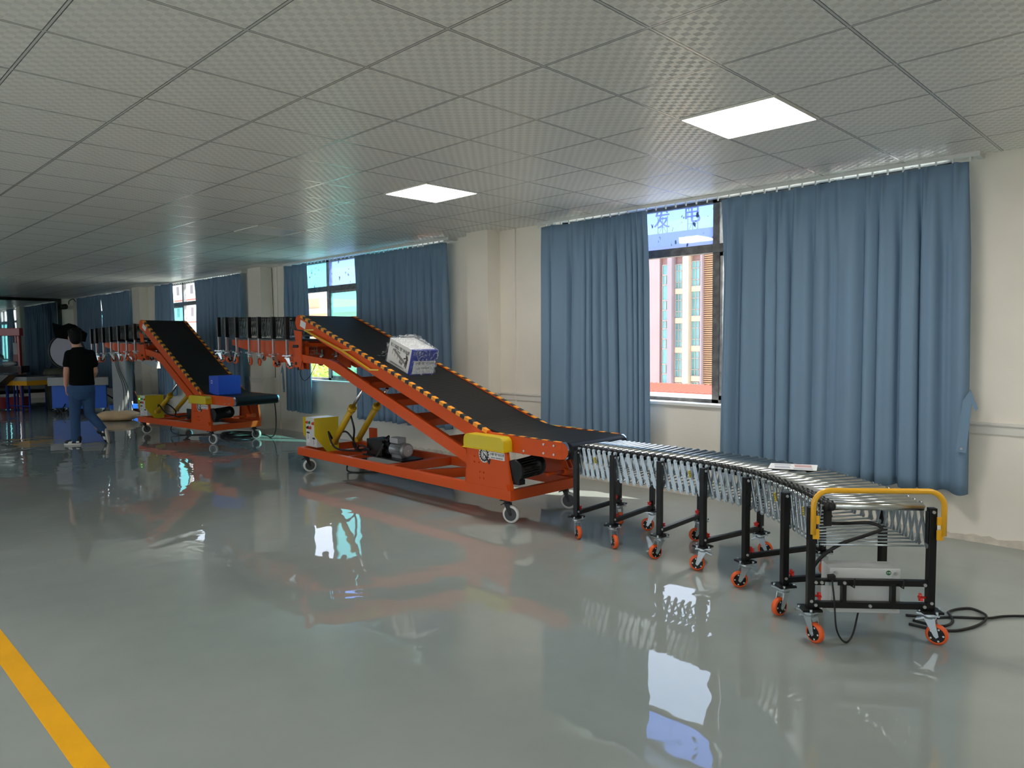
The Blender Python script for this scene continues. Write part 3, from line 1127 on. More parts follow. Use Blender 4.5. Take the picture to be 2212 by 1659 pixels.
        q.done('bolts', M_blackpl, p2)
        if k == 0:
            a = (H[0] - 0.09 - nn[0] * 0.02, H[1] - 0.005 - nn[1] * 0.02)
            pl = MB()
            o_ = Vector((-H[0] + 0.02, wa - 0.001, H[1] - 0.05))
            e1 = Vector((ds, 0, -dz))
            e2 = Vector((-nn[0], 0, nn[1])) * -1
            pl.poly([o_, o_ + e1 * 0.13, o_ + e1 * 0.13 + e2 * 0.075, o_ + e2 * 0.075])
            pl.done('sticker', M_white, p)
    # ---- hazard tape
    def tape(a, b_, wa, wd, nm, up):
        q = MB()
        n_ = max(2, int(round((Vector((b_[0] - a[0], b_[1] - a[1], 0)).length) / 0.0615)))
        for i in range(n_):
            q.mi = i % 2
            p0 = (a[0] + (b_[0] - a[0]) * i / n_, a[1] + (b_[1] - a[1]) * i / n_)
            p1 = (a[0] + (b_[0] - a[0]) * (i + 1) / n_, a[1] + (b_[1] - a[1]) * (i + 1) / n_)
            q.hexa([S(p0[0] + up[0] * e, ww, p0[1] + up[1] * e) if q_ == 0 else S(p1[0] + up[0] * e, ww, p1[1] + up[1] * e) for e, seq in ((0.0, ((0, wa), (1, wa), (1, wa + wd), (0, wa + wd))), (0.003, ((0, wa), (1, wa), (1, wa + wd), (0, wa + wd)))) for q_, ww in seq])
        q.done(nm, [M_tapeY, M_tapeK], t)
    for wa in (b0 - 0.004, b1 - 0.036):
        tape((J[0] + 0.02, J[1] + 0.008), (H[0] - 0.02, H[1]), wa, 0.042, 'hazard_tape', nn)
        tape((J[0] + 0.02 - nn[0] * 0.026, J[1] + 0.008 - nn[1] * 0.026), (H[0] - 0.02 - nn[0] * 0.026, H[1] - nn[1] * 0.026), b0 - 0.004 if wa < 0.3 else b1, 0.004, 'hazard_tape', (nn[0] * 9.5, nn[1] * 9.5))
        if D.get('flattape', 1):
            tape((0.2, 0.742), (-0.5, 0.731), wa, 0.03, 'hazard_tape', (0, 1))
    # ---- belt loop
    q = MB()
    q.sm = False
    e = 0.004
    pts = []
    for a, z in arc(-0.545, 0.664, 0.067, -PI / 2, -PI * 1.5, 14):
        pts.append((a, z))
    for i in range(1, 8):                     # soft sag between the two slopes
        f = i / 8
        bx0, bz0 = J[0] - nn[0] * 0.008, J[1] - nn[1] * 0.008
        p0, p1, p2 = (0.0, 0.731), (bx0 + 0.02, bz0), (bx0 + ds * 0.32, bz0 + dz * 0.32)
        pts.append(((1 - f) ** 2 * p0[0] + 2 * f * (1 - f) * p1[0] + f * f * p2[0], (1 - f) ** 2 * p0[1] + 2 * f * (1 - f) * p1[1] + f * f * p2[1]))
    hr = 0.065
    hc = (H[0] - nn[0] * (hr + 0.003), H[1] - nn[1] * (hr + 0.003))
    an = math.atan2(nn[1], nn[0])
    for i in range(0, 13):
        a = an - PI * i / 12
        pts.append((hc[0] + hr * math.cos(a), hc[1] + hr * math.sin(a)))
    pts.append((0.36 + ds * 0.1, 0.60 + dz * 0.1))
    pts.append((0.2, 0.597))
    wa, wb = b0 + 0.036, b1 - 0.036
    q.prism([S(a, wa, z) for a, z in pts], (0, wb - wa, 0))
    q.done('belt', M_belt, t)
    # ---- lower boom and its cross plates
    for wa in (b0, b1 - 0.05):
        q = MB()
        q.prism([S(a, wa, z) for a, z in D['boom']], (0, 0.05, 0))
        q.done('boom', M_orange, t)
    for (s_, z_, h_) in D['plates']:
        q = MB()
        q.prism([S(s_, b0 + 0.05, z_), S(s_ + 0.012, b0 + 0.05, z_), S(s_ + 0.012 + 0.05, b0 + 0.05, z_ - h_), S(s_ + 0.05, b0 + 0.05, z_ - h_)], (0, b1 - b0 - 0.1, 0))
        q.prism([S(s_, b0 + 0.05, z_), S(s_ + 0.17 * ds, b0 + 0.05, z_ + 0.17 * dz), S(s_ + 0.17 * ds, b0 + 0.05, z_ + 0.17 * dz + 0.01), S(s_, b0 + 0.05, z_ + 0.01)], (0, b1 - b0 - 0.1, 0))
        q.done('cross_plate', M_orange, t)
    # ---- rear arms that carry the roller track
    for wa in (0.10, 0.66):
        q = MB()
        q.prism([S(a, wa, z) for a, z in D['arm']], (0, 0.03, 0))
        q.done('rear_arm', M_orange, t)
    q = MB()
    A = D['arm']
    q.box(-A[1][0], -A[1][0] + 0.04, 0.10, 0.69, A[1][1] - 0.07, A[1][1] - 0.03)
    q.done('arm_crossbar', M_orange, t)
    q = MB()
    q.box(-A[0][0] - 0.4, -A[0][0] - 0.36, 0.10, 0.69, A[0][1] - 0.1, A[0][1] - 0.06)
    q.done('arm_crossbar', M_orange, t)
    q = MB()
    q.box(-A[0][0] - 0.05, -A[0][0], 0.10, 0.69, A[0][1] - 0.06, A[0][1] - 0.02)
    q.done('arm_crossbar', M_orange, t)
    q = MB()
    zt_ = D['shelf']
    q.prism([S(A[0][0] + 0.05, 0.05, zt_[0]), S(A[1][0] + 0.12, 0.05, zt_[1]), S(A[1][0] + 0.12, 0.05, zt_[1] + 0.018), S(A[0][0] + 0.05, 0.05, zt_[0] + 0.018)], (0, 0.66, 0))
    q.done('shelf', M_dkgrey, t)
    # ---- hydraulic cylinders
    for w_ in D['cylw']:
        c0, c1_, c2_ = D['cyl']
        a, m_, b_ = S(c0[0], w_, c0[1]), S(c1_[0], w_, c1_[1]), S(c2_[0], w_, c2_[1])
        q = MB()
        q.cyl(a, m_, 0.035, n=18)
        d_ = (m_ - a).normalized()
        q.cyl(m_ - d_ * 0.03, m_ + d_ * 0.02, 0.046, n=18)
        q.cyl(a + Vector((0, -0.04, 0)), a + Vector((0, 0.04, 0)), 0.03)
        p = q.done('hydraulic_cylinder', M_hydyel, t)
        q = MB()
        q.cyl(m_, b_, 0.018, n=14)
        q.done('piston_rod', M_chrome, p)
    # ---- control console with its two yellow side guards
    cs = D['cs']                                # s of the console's right-hand edge
    q = MB()
    q.box(-cs - 0.255, -cs, 0.115, 0.40, 0.292, 0.634)
    con = q.done('control_console', M_grey, t, bevel=0.006)
    for s_ in (cs - 0.008, cs + 0.255):
        q = MB()
        q.prism([S(s_, 0.085, 0.638), S(s_, 0.40, 0.638), S(s_, 0.40, 0.225), S(s_, 0.25, 0.225), S(s_, 0.085, 0.43)], (-0.008, 0, 0))
        q.done('console_guard', M_yellow, con)
    for (fx_, z_, r_, m__, h_) in ((0.045, 0.575, 0.015, M_red, 0.02), (0.10, 0.575, 0.015, M_green, 0.02), (0.19, 0.57, 0.016, M_red, 0.022), (0.065, 0.515, 0.015, M_blackpl, 0.022), (0.12, 0.515, 0.016, M_red, 0.022)):
        q = MB()
        x = -cs - 0.255 + fx_
        q.lathe((x, 0.115, z_), (0, -1, 0), [(0, r_ * 1.25), (0.004, r_ * 1.25), (0.004, r_), (h_, r_ * 0.9)], 14)
        q.done('button', m__, con)
    for (fx_, z_, w_, h_) in ((0.06, 0.40, 0.07, 0.13), (0.19, 0.36, 0.06, 0.09)):
        q = MB()
        x = -cs - 0.255 + fx_
        q.mi = 0
        q.poly([(x - w_ / 2, 0.1145, z_ - h_ / 2), (x + w_ / 2, 0.1145, z_ - h_ / 2), (x + w_ / 2, 0.1145, z_ + h_ / 2), (x - w_ / 2, 0.1145, z_ + h_ / 2)])
        q.mi = 1
        q.poly([(x - w_ / 2, 0.114, z_ + h_ / 2 - 0.022), (x + w_ / 2, 0.114, z_ + h_ / 2 - 0.022), (x + w_ / 2, 0.114, z_ + h_ / 2), (x - w_ / 2, 0.114, z_ + h_ / 2)])
        for i in range(4):
            zz = z_ + h_ / 2 - 0.035 - i * 0.016
            q.poly([(x - w_ * 0.3, 0.114, zz - 0.003), (x + w_ * (0.1 + 0.08 * (i % 3)), 0.114, zz - 0.003), (x + w_ * (0.1 + 0.08 * (i % 3)), 0.114, zz + 0.003), (x - w_ * 0.3, 0.114, zz + 0.003)])
        q.done('warning_label', [M_white, M_ink], con)
    # ---- hydraulic power pack
    ps = D['pump']
    q = MB()
    q.box(-ps - 0.30, -ps, 0.30, 0.52, 0.285, 0.455)
    q.box(-ps - 0.34, -ps + 0.40, 0.27, 0.55, 0.27, 0.285)
    tank = q.done('oil_tank', M_black, t, bevel=0.004)
    q = MB()
    q.box(-ps, -ps + 0.07, 0.34, 0.48, 0.32, 0.44)
    for i in range(4):
        q.cyl((-ps + 0.01 + i * 0.018, 0.33, 0.44), (-ps + 0.01 + i * 0.018, 0.33, 0.49), 0.012, n=8)
    q.cyl((-ps + 0.02, 0.28, 0.38), (-ps + 0.02, 0.34, 0.38), 0.018)
    q.cyl((-ps + 0.02, 0.30, 0.46), (-ps + 0.02, 0.38, 0.50), 0.014)
    q.beam((-ps - 0.02, 0.24, 0.29), (-ps + 0.03, 0.3, 0.43), 0.018)
    q.done('valve_block', M_blackpl, tank)
    if D.get('motor', 1):
        q = MB()
        x0 = -ps + 0.07
        q.lathe((x0, 0.40, 0.37), (1, 0, 0), [(0, 0.055), (0.02, 0.078), (0.025, 0.07), (0.2, 0.07), (0.205, 0.077), (0.25, 0.077), (0.262, 0.066)], 26)
        for i in range(16):
            a = 2 * PI * i / 16
            q.beam((x0 + 0.03, 0.40 + 0.072 * math.cos(a), 0.37 + 0.072 * math.sin(a)), (x0 + 0.195, 0.40 + 0.072 * math.cos(a), 0.37 + 0.072 * math.sin(a)), 0.006)
        q.box(x0 + 0.02, x0 + 0.2, 0.36, 0.44, 0.283, 0.31)
        mo = q.done('motor', M_motor, tank)
        q = MB()
        q.box(x0 + 0.02, x0 + 0.17, 0.335, 0.445, 0.44, 0.50)
        q.done('terminal_box', mat('silver_paint', (176, 178, 180), 0.4, 0.3) if 'silver_paint' not in bpy.data.materials else bpy.data.materials['silver_paint'], tank, bevel=0.006)
        q = MB()
        q.cyl((x0 + 0.262, 0.40, 0.37), (x0 + 0.264, 0.40, 0.37), 0.06, n=24)
        q.mi = 1
        for rr in (0.015, 0.028, 0.041, 0.053):
            nq = int(rr * 500)
            for i in range(nq):
                a = 2 * PI * i / nq
                q.cyl((x0 + 0.2642, 0.40 + rr * math.cos(a), 0.37 + rr * math.sin(a)), (x0 + 0.2648, 0.40 + rr * math.cos(a), 0.37 + rr * math.sin(a)), 0.0042, n=6)
        q.done('fan_cover', [M_white, M_dkgrey], tank)
    # ---- black drive motor between the side plates
    q = MB()
    q.lathe(S(-0.02 + D.get('dm', 0), 0.02, 0.455), (-0.05, 1, 0.05), [(0, 0.09), (0.03, 0.09), (0.03, 0.078), (0.24, 0.078), (0.24, 0.088), (0.30, 0.088), (0.325, 0.07)], 26)
    for i in range(20):
        a = 2 * PI * i / 20
        q.beam(S(-0.02 + D.get('dm', 0), 0.06, 0.457) + Vector((0.081 * math.cos(a), 0, 0.081 * math.sin(a))), S(-0.01 + D.get('dm', 0), 0.25, 0.467) + Vector((0.081 * math.cos(a), 0, 0.081 * math.sin(a))), 0.007)
    q.box(-0.12 - D.get('dm', 0), 0.07 - D.get('dm', 0), 0.03, 0.10, 0.34, 0.38)
    q.done('drive_motor', M_black, t)
    # linkage on the far side under the infeed
    q = MB()
    q.beam(S(-0.02, 0.60, 0.60), S(-0.13, 0.60, 0.40), 0.06, 0.012, up=(0, 1, 0))
    q.beam(S(-0.02, 0.55, 0.60), S(-0.13, 0.55, 0.40), 0.06, 0.012, up=(0, 1, 0))
    q.cyl(S(-0.13, 0.50, 0.40), S(-0.13, 0.66, 0.40), 0.03)
    q.cyl(S(-0.13, 0.3, 0.40), S(-0.13, 0.5, 0.40), 0.014)
    q.done('linkage', M_orange, t)
    q = MB()
    q.box(-L + 0.30, -L + 0.42, W - 0.05, W - 0.01, 0.29, 0.47)
    q.done('stub_post', M_orange, t)
    # hoses
    for P in D['hoses']:
        q = MB()
        q.tube(smooth_path([S(*p) for p in P]), 0.011, 8)
        q.done('hydraulic_hose', M_cable, t)
    return t
D1 = dict(L=3.61, head=(3.57, 1.828), b1=0.79,
    bracket=[(3.70, 1.66), (3.52, 1.64), (3.54, 1.375), (3.50, 1.20), (3.60, 1.20), (3.75, 1.245), (3.66, 1.50)],
    bolts=(3.66, 1.47),
    boom=[(3.54, 1.374), (2.961, 1.325), (2.80, 1.297), (0.614, 0.559), (0.60, 0.44), (2.70, 1.155), (3.05, 1.268), (3.54, 1.28)],
    plates=[(2.28, 1.08, 0.06), (1.80, 0.92, 0.06), (1.31, 0.755, 0.06), (0.78, 0.585, 0.06)],
    arm=[(3.52, 1.525), (5.60, 1.56), (5.60, 1.49), (4.37, 1.315), (3.78, 1.235), (3.52, 1.20)],
    shelf=(1.53, 1.568), cylw=(0.2, 0.52), cyl=((3.12, 0.37), (2.72, 0.785), (2.50, 1.00)),
    cs=3.365, pump=2.30,
    hoses=[[(2.75, 0.2, 0.70), (2.72, 0.22, 0.55), (2.85, 0.3, 0.33), (2.6, 0.35, 0.31)], [(2.98, 0.2, 0.50), (2.9, 0.24, 0.50), (2.80, 0.28, 0.38), (2.85, 0.33, 0.30), (2.5, 0.33, 0.36)], [(3.13, 0.2, 0.38), (3.1, 0.12, 0.5), (2.95, 0.12, 0.33), (2.7, 0.3, 0.30)], [(2.5, 0.28, 0.34), (2.65, 0.25, 0.38), (2.8, 0.3, 0.3)]])
bc1 = belt_conveyor('belt_conveyor', 'long orange climbing belt conveyor nearest, carrying the plastic wrapped box', (-4.14, 4.165), -0.0244, D1)
# yellow rail along the near beam, and the caged lamp under the head
q = MB()
q.beam(S(3.40, 0.015, 1.655), S(2.60, 0.015, 1.425), 0.016, 0.016)
q.beam(S(2.60, 0.015, 1.425), S(2.07, 0.015, 1.232), 0.016, 0.016)
q.beam(S(2.07, 0.015, 1.232), S(1.95, 0.045, 1.232), 0.016, 0.016)
q.beam(S(2.60, 0.015, 1.430), S(2.46, 0.045, 1.430), 0.014, 0.014)
q.beam(S(3.40, 0.015, 1.655), S(3.24, 0.045, 1.655), 0.014, 0.014)
q.done('yellow_rail', M_hydyel, bc1)
q = MB()
c0 = S(3.76, 0.30, 1.37)
for r_ in (0.06,):
    for i in range(8):
        a = 2 * PI * i / 8
        q.tube([c0 + Vector((r_ * math.cos(a), r_ * math.sin(a), 0)), c0 + Vector((r_ * math.cos(a), r_ * math.sin(a), 0.085)), c0 + Vector((r_ * 0.6 * math.cos(a), r_ * 0.6 * math.sin(a), 0.11))], 0.0025, 5)
    for h in (0.005, 0.05, 0.085):
        q.tube([c0 + Vector((r_ * math.cos(a), r_ * math.sin(a), h)) for a in [2 * PI * i / 16 for i in range(17)]], 0.0025, 5)
lc = q.done('lamp_cage', M_zinc, bc1)
q = MB()
q.lathe(c0, (0, 0, 1), [(0, 0.04), (0.02, 0.04), (0.02, 0.045), (0.07, 0.045), (0.09, 0.02)], 16)
q.done('warning_lamp', mat('orange_lens', (240, 110, 40), 0.3), lc)
q = MB()
q.tube(smooth_path([S(3.52, 0.04, 1.30), S(3.5, 0.0, 1.15), S(3.38, -0.01, 1.08), S(3.25, 0.0, 1.15), S(3.2, 0.04, 1.28)]), 0.004, 6)
q.done('thin_wire', M_cable, bc1)

D2 = dict(L=2.34, head=(2.15, 1.90), b1=0.79, logo=1,
    bracket=[(2.27, 1.72), (2.12, 1.66), (2.10, 1.44), (2.06, 1.27), (2.16, 1.25), (2.24, 1.30), (2.18, 1.45)],
    bolts=(2.17, 1.52),
    boom=[(2.14, 1.435), (1.90, 1.40), (1.58, 1.348), (0.593, 0.727), (0.66, 0.62), (1.60, 1.215), (1.78, 1.29), (2.14, 1.33)],
    plates=[(1.35, 1.15, 0.06), (0.95, 0.90, 0.06)],
    arm=[(2.15, 1.50), (3.75, 1.54), (3.75, 1.47), (2.9, 1.315), (2.35, 1.235), (2.12, 1.24)],
    shelf=(1.52, 1.55), cylw=(0.2, 0.52), cyl=((2.06, 0.37), (1.60, 0.66), (1.35, 0.86)),
    cs=2.245, pump=0.98, motor=0, flattape=0,
    hoses=[[(1.85, 0.2, 0.50), (1.75, 0.24, 0.50), (1.6, 0.28, 0.40), (1.7, 0.33, 0.30), (1.3, 0.33, 0.34)], [(2.0, 0.2, 0.40), (1.9, 0.15, 0.5), (1.75, 0.2, 0.36), (1.5, 0.3, 0.30)]])
bc2 = belt_conveyor('belt_conveyor', 'shorter and steeper orange climbing belt conveyor behind, carrying the blue box', (-10.756, 4.501), 0.11, D2)
q = MB()
q.lathe(S(2.245 + 0.255 - 0.05, 0.094, 0.575), (0, -1, 0), [(0, 0.012), (0.012, 0.010)], 12)
q.done('green_indicator', mat('green_lamp', (90, 255, 120), 0.3, emit=((90, 255, 120), 2.5)), bc2)
# ================================================================ ROLLER CONVEYORS
def link_pair(a_top, b_top, a_bot, b_bot, n_out, m_, parent, thick=0.0035, wd0=0.028):
    """two crossed flat bars riveted in the middle: the sub-parts of one scissor link"""
    q = MB()
    for k, (p, r_) in enumerate(((a_top, b_bot), (b_top, a_bot))):
        p, r_ = Vector(p), Vector(r_)
        wd = wd0 if k == 0 else wd0 * 0.6
        d = (r_ - p)
        ln = d.length
        d.normalize()
        up = n_out.cross(d).normalized()
        off = n_out * (0.010 if k == 0 else -0.006)
        pts = []
        for i in range(7):
            a = PI / 2 + PI * i / 6
            pts.append(p + off + d * (wd / 2 * math.cos(a)) + up * (wd / 2 * math.sin(a)))
        for i in range(7):
            a = -PI / 2 + PI * i / 6
            pts.append(r_ + off + d * (wd / 2 * math.cos(a)) + up * (wd / 2 * math.sin(a)))
        q.prism(pts, n_out * thick)
        if k == 0:
            # raised rib and rivets
            q.prism([p + off + n_out * thick + d * 0.02 + up * 0.004, p + off + n_out * thick + d * 0.02 - up * 0.004, r_ + off + n_out * thick - d * 0.02 - up * 0.004, r_ + off + n_out * thick - d * 0.02 + up * 0.004], n_out * 0.002)
            for c in (p, (p + r_) / 2, r_):
                q.cyl(c + off, c + off + n_out * (thick + 0.006), 0.008, n=8)
    return q.done('scissor_link', m_, parent)

def roller_conveyor(name, label, stations, nper, ztop, drop, legz, leg_fn, group, inset=(0.06, 0.06), rr=0.021, linkm=None, pul=True, dz=None, xsec=1, links=True):
    """stations: [(near xy, far xy)] of the leg pairs"""
    t = thing(name, label, 'roller conveyor', (stations[0][0][0], stations[0][0][1], 0), 0, group)
    o = Vector((stations[0][0][0], stations[0][0][1], 0))
    near = smooth_path([Vector((a[0], a[1], 0)) for a, b_ in stations], nper)
    far = smooth_path([Vector((b_[0], b_[1], 0)) for a, b_ in stations], nper)
    N = len(near)
    zf = (lambda i: 0.0) if dz is None else dz
    P = []
    for i in range(N):
        a, b_ = near[i] - o, far[i] - o
        d = (b_ - a).normalized()
        P.append((a + d * inset[0], b_ - d * inset[1], d))
    zr = ztop - rr                               # roller axis height
    for i in range(N):
        a, b_, d = P[i]
        za = Vector((0, 0, zr + zf(i)))
        q = MB()
        s0 = 0.062 if pul else 0.01
        q.cyl(a + d * s0 + za, b_ - d * 0.012 + za, rr, n=14)
        q.cyl(a + za, b_ + za, 0.006, n=8)
        ro = q.done('roller', M_steel, t)
        if pul:
            q = MB()
            q.lathe(a + d * 0.014 + za, d, [(0, 0.018), (0.002, 0.026), (0.02, 0.026), (0.022, 0.022), (0.026, 0.022), (0.028, 0.026), (0.046, 0.026), (0.048, 0.02)], 16)
            q.done('pulley', M_blackpl, ro)
    if links:
        for i in range(N - 1):
            for side in (0, 1):
                a0, a1 = P[i][side], P[i + 1][side]
                nd = -(P[i][2] + P[i + 1][2]).normalized() if side == 0 else (P[i][2] + P[i + 1][2]).normalized()
                zt_ = Vector((0, 0, zr + zf(i)))
                zt2 = Vector((0, 0, zr + zf(i + 1)))
                zb_ = Vector((0, 0, drop))
                link_pair(a0 + zt_, a1 + zt2, a0 + zt_ + zb_, a1 + zt2 + zb_, nd, linkm or M_zinc, t)
    for i in range(0, N):
        a, b_, d = P[i]
        q = MB()
        q.cyl(a + Vector((0, 0, zr + zf(i) + drop)), b_ + Vector((0, 0, zr + zf(i) + drop)), 0.005, n=6)
        q.done('cross_rod', M_zinc, t)
    leg_fn(t, o, stations)
    return t

def knob(parent, c, d, m_=None):
    q = MB()
    d = Vector(d).normalized()
    q.cyl(Vector(c), Vector(c) + d * 0.022, 0.006, n=8)
    u = d.orthogonal().normalized()
    v = d.cross(u)
    pts = []
    for k in range(10):
        r_ = 0.021 if k % 2 == 0 else 0.011
        a = 2 * PI * k / 10
        pts.append(Vector(c) + d * 0.02 + u * r_ * math.cos(a) + v * r_ * math.sin(a))
    q.prism(pts, d * 0.013)
    return q.done('clamp_knob', M_red, parent)

ST = [((-3.520, 4.257), (-3.548, 4.842)), ((-3.165, 4.243), (-3.212, 4.825)), ((-2.764, 4.243), (-2.788, 4.825)), ((-2.408, 4.206), (-2.290, 4.778)), ((-2.053, 4.092), (-1.802, 4.622)), ((-1.695, 3.832), (-1.35, 4.325)), ((-1.452, 3.587), (-1.012, 3.960))]
YAWS = [(-0.5, -0.6), (-0.55, -2.6), (-1.95, -2.2), (-2.62, 0.5), (-2.45, 0.9), (-1.87, 1.2), (-0.35, 0.1)]
def legs_main(t, o, stations):
    for i, (a, b_) in enumerate(stations):
        A = Vector((a[0], a[1], 0)) - o
        B = Vector((b_[0], b_[1], 0)) - o
        d = (B - A).normalized()
        f = Vector((d.y, -d.x, 0))          # towards the near end
        ang = math.atan2(d.y, d.x)
        for k, C in enumerate((A, B)):
            q = MB()
            q.beam(C + Vector((0, 0, 0.168)), C + Vector((0, 0, 0.678)), 0.036, 0.036, up=d)
            inn = d if k == 0 else -d
            q.beam(C + inn * 0.022 + Vector((0, 0, 0.50)), C + inn * 0.022 + Vector((0, 0, 0.66)), 0.006, 0.03, up=f)
            lg = q.done('leg', M_black, t, bevel=0.002)
            q = MB()
            q.beam(C + Vector((0, 0, 0.158)), C + Vector((0, 0, 0.168)), 0.095, 0.095, up=d)
            q.done('foot_plate', M_black, lg)
            c_ = C + (inn * 0.018) + Vector((0, 0, 0.227))
            knob(lg, c_, inn)
            q = MB()
            for zz in (0.205, 0.66):
                q = MB()
                q.cyl(C + inn * 0.0 + f * 0.018 + Vector((0, 0, zz)), C + f * 0.024 + Vector((0, 0, zz)), 0.008, n=8)
                q.done('bolt', M_bolt, lg)
            caster(t, C, YAWS[i][k], 0.05, 0.158, M_orwheel, M_zinc, M_black, 0.03, brake=(i in (3, 6) or (i == 3 and k == 1)))
        zs = (0.30, 0.185) if i == 6 else (0.192,)
        for z in zs:
            q = MB()
            q.beam(A + d * 0.018 + Vector((0, 0, z)), B - d * 0.018 + Vector((0, 0, z)), 0.026, 0.03)
            q.done('crossbar', M_black, t)
        if i == 6:
            for tt in (0.161, 0.398):
                q = MB()
                q.beam(A + d * tt + Vector((0, 0, 0.19)), A + d * tt + Vector((0, 0, 0.295)), 0.032, 0.02, up=d)
                q.done('upright', M_black, t)
            for tt in (0.20, 0.435):
                q = MB()
                c = A + d * tt + f * 0.015 + Vector((0, 0, 0.305))
                q.tube([c - d * 0.02 + Vector((0, 0, -0.01)), c + f * 0.02 + Vector((0, 0, -0.022)), c + f * 0.025 + Vector((0, 0, 0.025))], 0.004, 6)
                q.done('hook', M_black, t)
            q = MB()
            for tt, z in ((0.022, 0.30), (0.05, 0.30), (0.16, 0.30), (0.545, 0.295), (0.022, 0.185), (0.285, 0.185), (0.545, 0.185)):
                q.cyl(A + d * tt + f * 0.013 + Vector((0, 0, z)), A + d * tt + f * 0.022 + Vector((0, 0, z)), 0.008, n=10)
            q.done('bolts', M_bolt, t)
            # clamp and plug
            q = MB()
            q.beam(A + d * 0.065 + f * 0.017 + Vector((0, 0, 0.295)), A + d * 0.125 + f * 0.017 + Vector((0, 0, 0.295)), 0.006, 0.018)
            q.done('cable_clamp', M_zinc, t)
            q = MB()
            q.beam(A + d * 0.075 + f * 0.03 + Vector((0, 0, 0.332)), A + d * 0.108 + f * 0.03 + Vector((0, 0, 0.336)), 0.03, 0.022)
            q.done('plug', M_blackpl, t, bevel=0.003)
            # push handle
            q = MB()
            base = f * 0.035
            xs_ = [(-0.002, 0.548), (-0.002, 0.69)] + [(x, z) for x, z in arc(0.075, 0.69, 0.077, PI, PI / 2, 7)][1:] + [(0.54, 0.767)] + [(x, z) for x, z in arc(0.54, 0.69, 0.077, PI / 2, 0, 7)][1:] + [(0.617, 0.548)]
            q.tube([A + d * x + base + Vector((0, 0, z)) for x, z in xs_], 0.0135, 12)
            h = q.done('push_handle', M_handle, t)
            q = MB()
            for tt in (0.012, 0.600):
                q.beam(A + d * tt + base + Vector((0, 0, 0.64)), A + d * (tt) + base + Vector((0, 0, 0.60)), 0.03, 0.008, up=f)
                q.beam(A + d * (tt) + base + Vector((0, 0, 0.575)), A + d * (tt) + base + Vector((0, 0, 0.525)), 0.03, 0.008, up=f)
            q.done('handle_bracket', M_handle, h)
            # power box hung behind the crossbars
            q = MB()
            g = -f
            c0 = A + d * 0.108 + g * 0.035
            c1_ = A + d * 0.452 + g * 0.035
            q.hexa([c0 + Vector((0, 0, 0.13)), c1_ + Vector((0, 0, 0.13)), c1_ + g * 0.13 + Vector((0, 0, 0.13)), c0 + g * 0.13 + Vector((0, 0, 0.13)), c0 + Vector((0, 0, 0.358)), c1_ + Vector((0, 0, 0.358)), c1_ + g * 0.13 + Vector((0, 0, 0.358)), c0 + g * 0.13 + Vector((0, 0, 0.358))])
            bx = q.done('power_box', M_grey, t, bevel=0.004)
            q = MB()
            for tt, z in ((0.135, 0.335), (0.425, 0.335), (0.135, 0.152), (0.425, 0.152)):
                q.cyl(A + d * tt + g * 0.035 + Vector((0, 0, z)), A + d * tt + g * 0.028 + Vector((0, 0, z)), 0.009, n=10)
            q.done('screws', M_bolt, bx)
            q = MB()
            q.cyl(A + d * 0.392 + g * 0.035 + Vector((0, 0, 0.338)), A + d * 0.392 + g * 0.033 + Vector((0, 0, 0.338)), 0.012, n=20)
            st = q.done('round_sticker', mat('green_sticker', (28, 110, 62), 0.5), bx)
            text_mesh('lettering', '合格', 0.010, M_white, st, frame_of(A + d * 0.392 + g * 0.0325 + Vector((0, 0, 0.338)), d, (0, 0, 1)), 0.0001)
            # looms under the rollers
            q = MB()
            q.tube(smooth_path([A + d * 0.13 + g * 0.10 + Vector((0, 0, 0.61)), A + d * 0.10 + g * 0.06 + Vector((0, 0, 0.585)), A + d * 0.2 + g * 0.12 + Vector((0, 0, 0.565)), A + d * 0.32 + g * 0.10 + Vector((0, 0, 0.575)), A + d * 0.365 + g * 0.06 + Vector((0, 0, 0.555)), A + d * 0.28 + g * 0.03 + Vector((0, 0, 0.53)), A + d * 0.16 + g * 0.03 + Vector((0, 0, 0.485)), A + d * 0.08 + g * 0.05 + Vector((0, 0, 0.42)), A + d * 0.03 + g * 0.05 + Vector((0, 0, 0.355)), A + d * 0.02 + g * 0.05 + Vector((0, 0, 0.30))]), 0.009, 8)
            q.done('wire_loom', M_cable, t)
            q = MB()
            q.beam(A + d * 0.085 + g * 0.02 + Vector((0, 0, 0.665)), A + d * 0.085 + g * 0.02 + Vector((0, 0, 0.58)), 0.03, 0.03, up=d)
            q.done('belt_drive', M_blackpl, t)
            q = MB()
            q.tube(smooth_path([A + d * 0.092 + f * 0.035 + Vector((0, 0, 0.325)), A + d * 0.10 + f * 0.05 + Vector((0, 0, 0.22)), A + d * 0.11 + f * 0.06 + Vector((0, 0, 0.08)), A + d * 0.155 + f * 0.05 + Vector((0, 0, 0.012)), A + d * 0.21 + f * 0.0 + Vector((0, 0, 0.03)), A + d * 0.26 + g * 0.06 + Vector((0, 0, 0.132))]), 0.0045, 8)
            q.done('power_lead', M_cable, t)
rc = roller_conveyor('roller_conveyor', 'silver flexible roller conveyor on black legs curving toward the viewer', ST, 7, 0.705, -0.196, None, legs_main, 'extendable roller conveyors', inset=(0.042, 0.034))
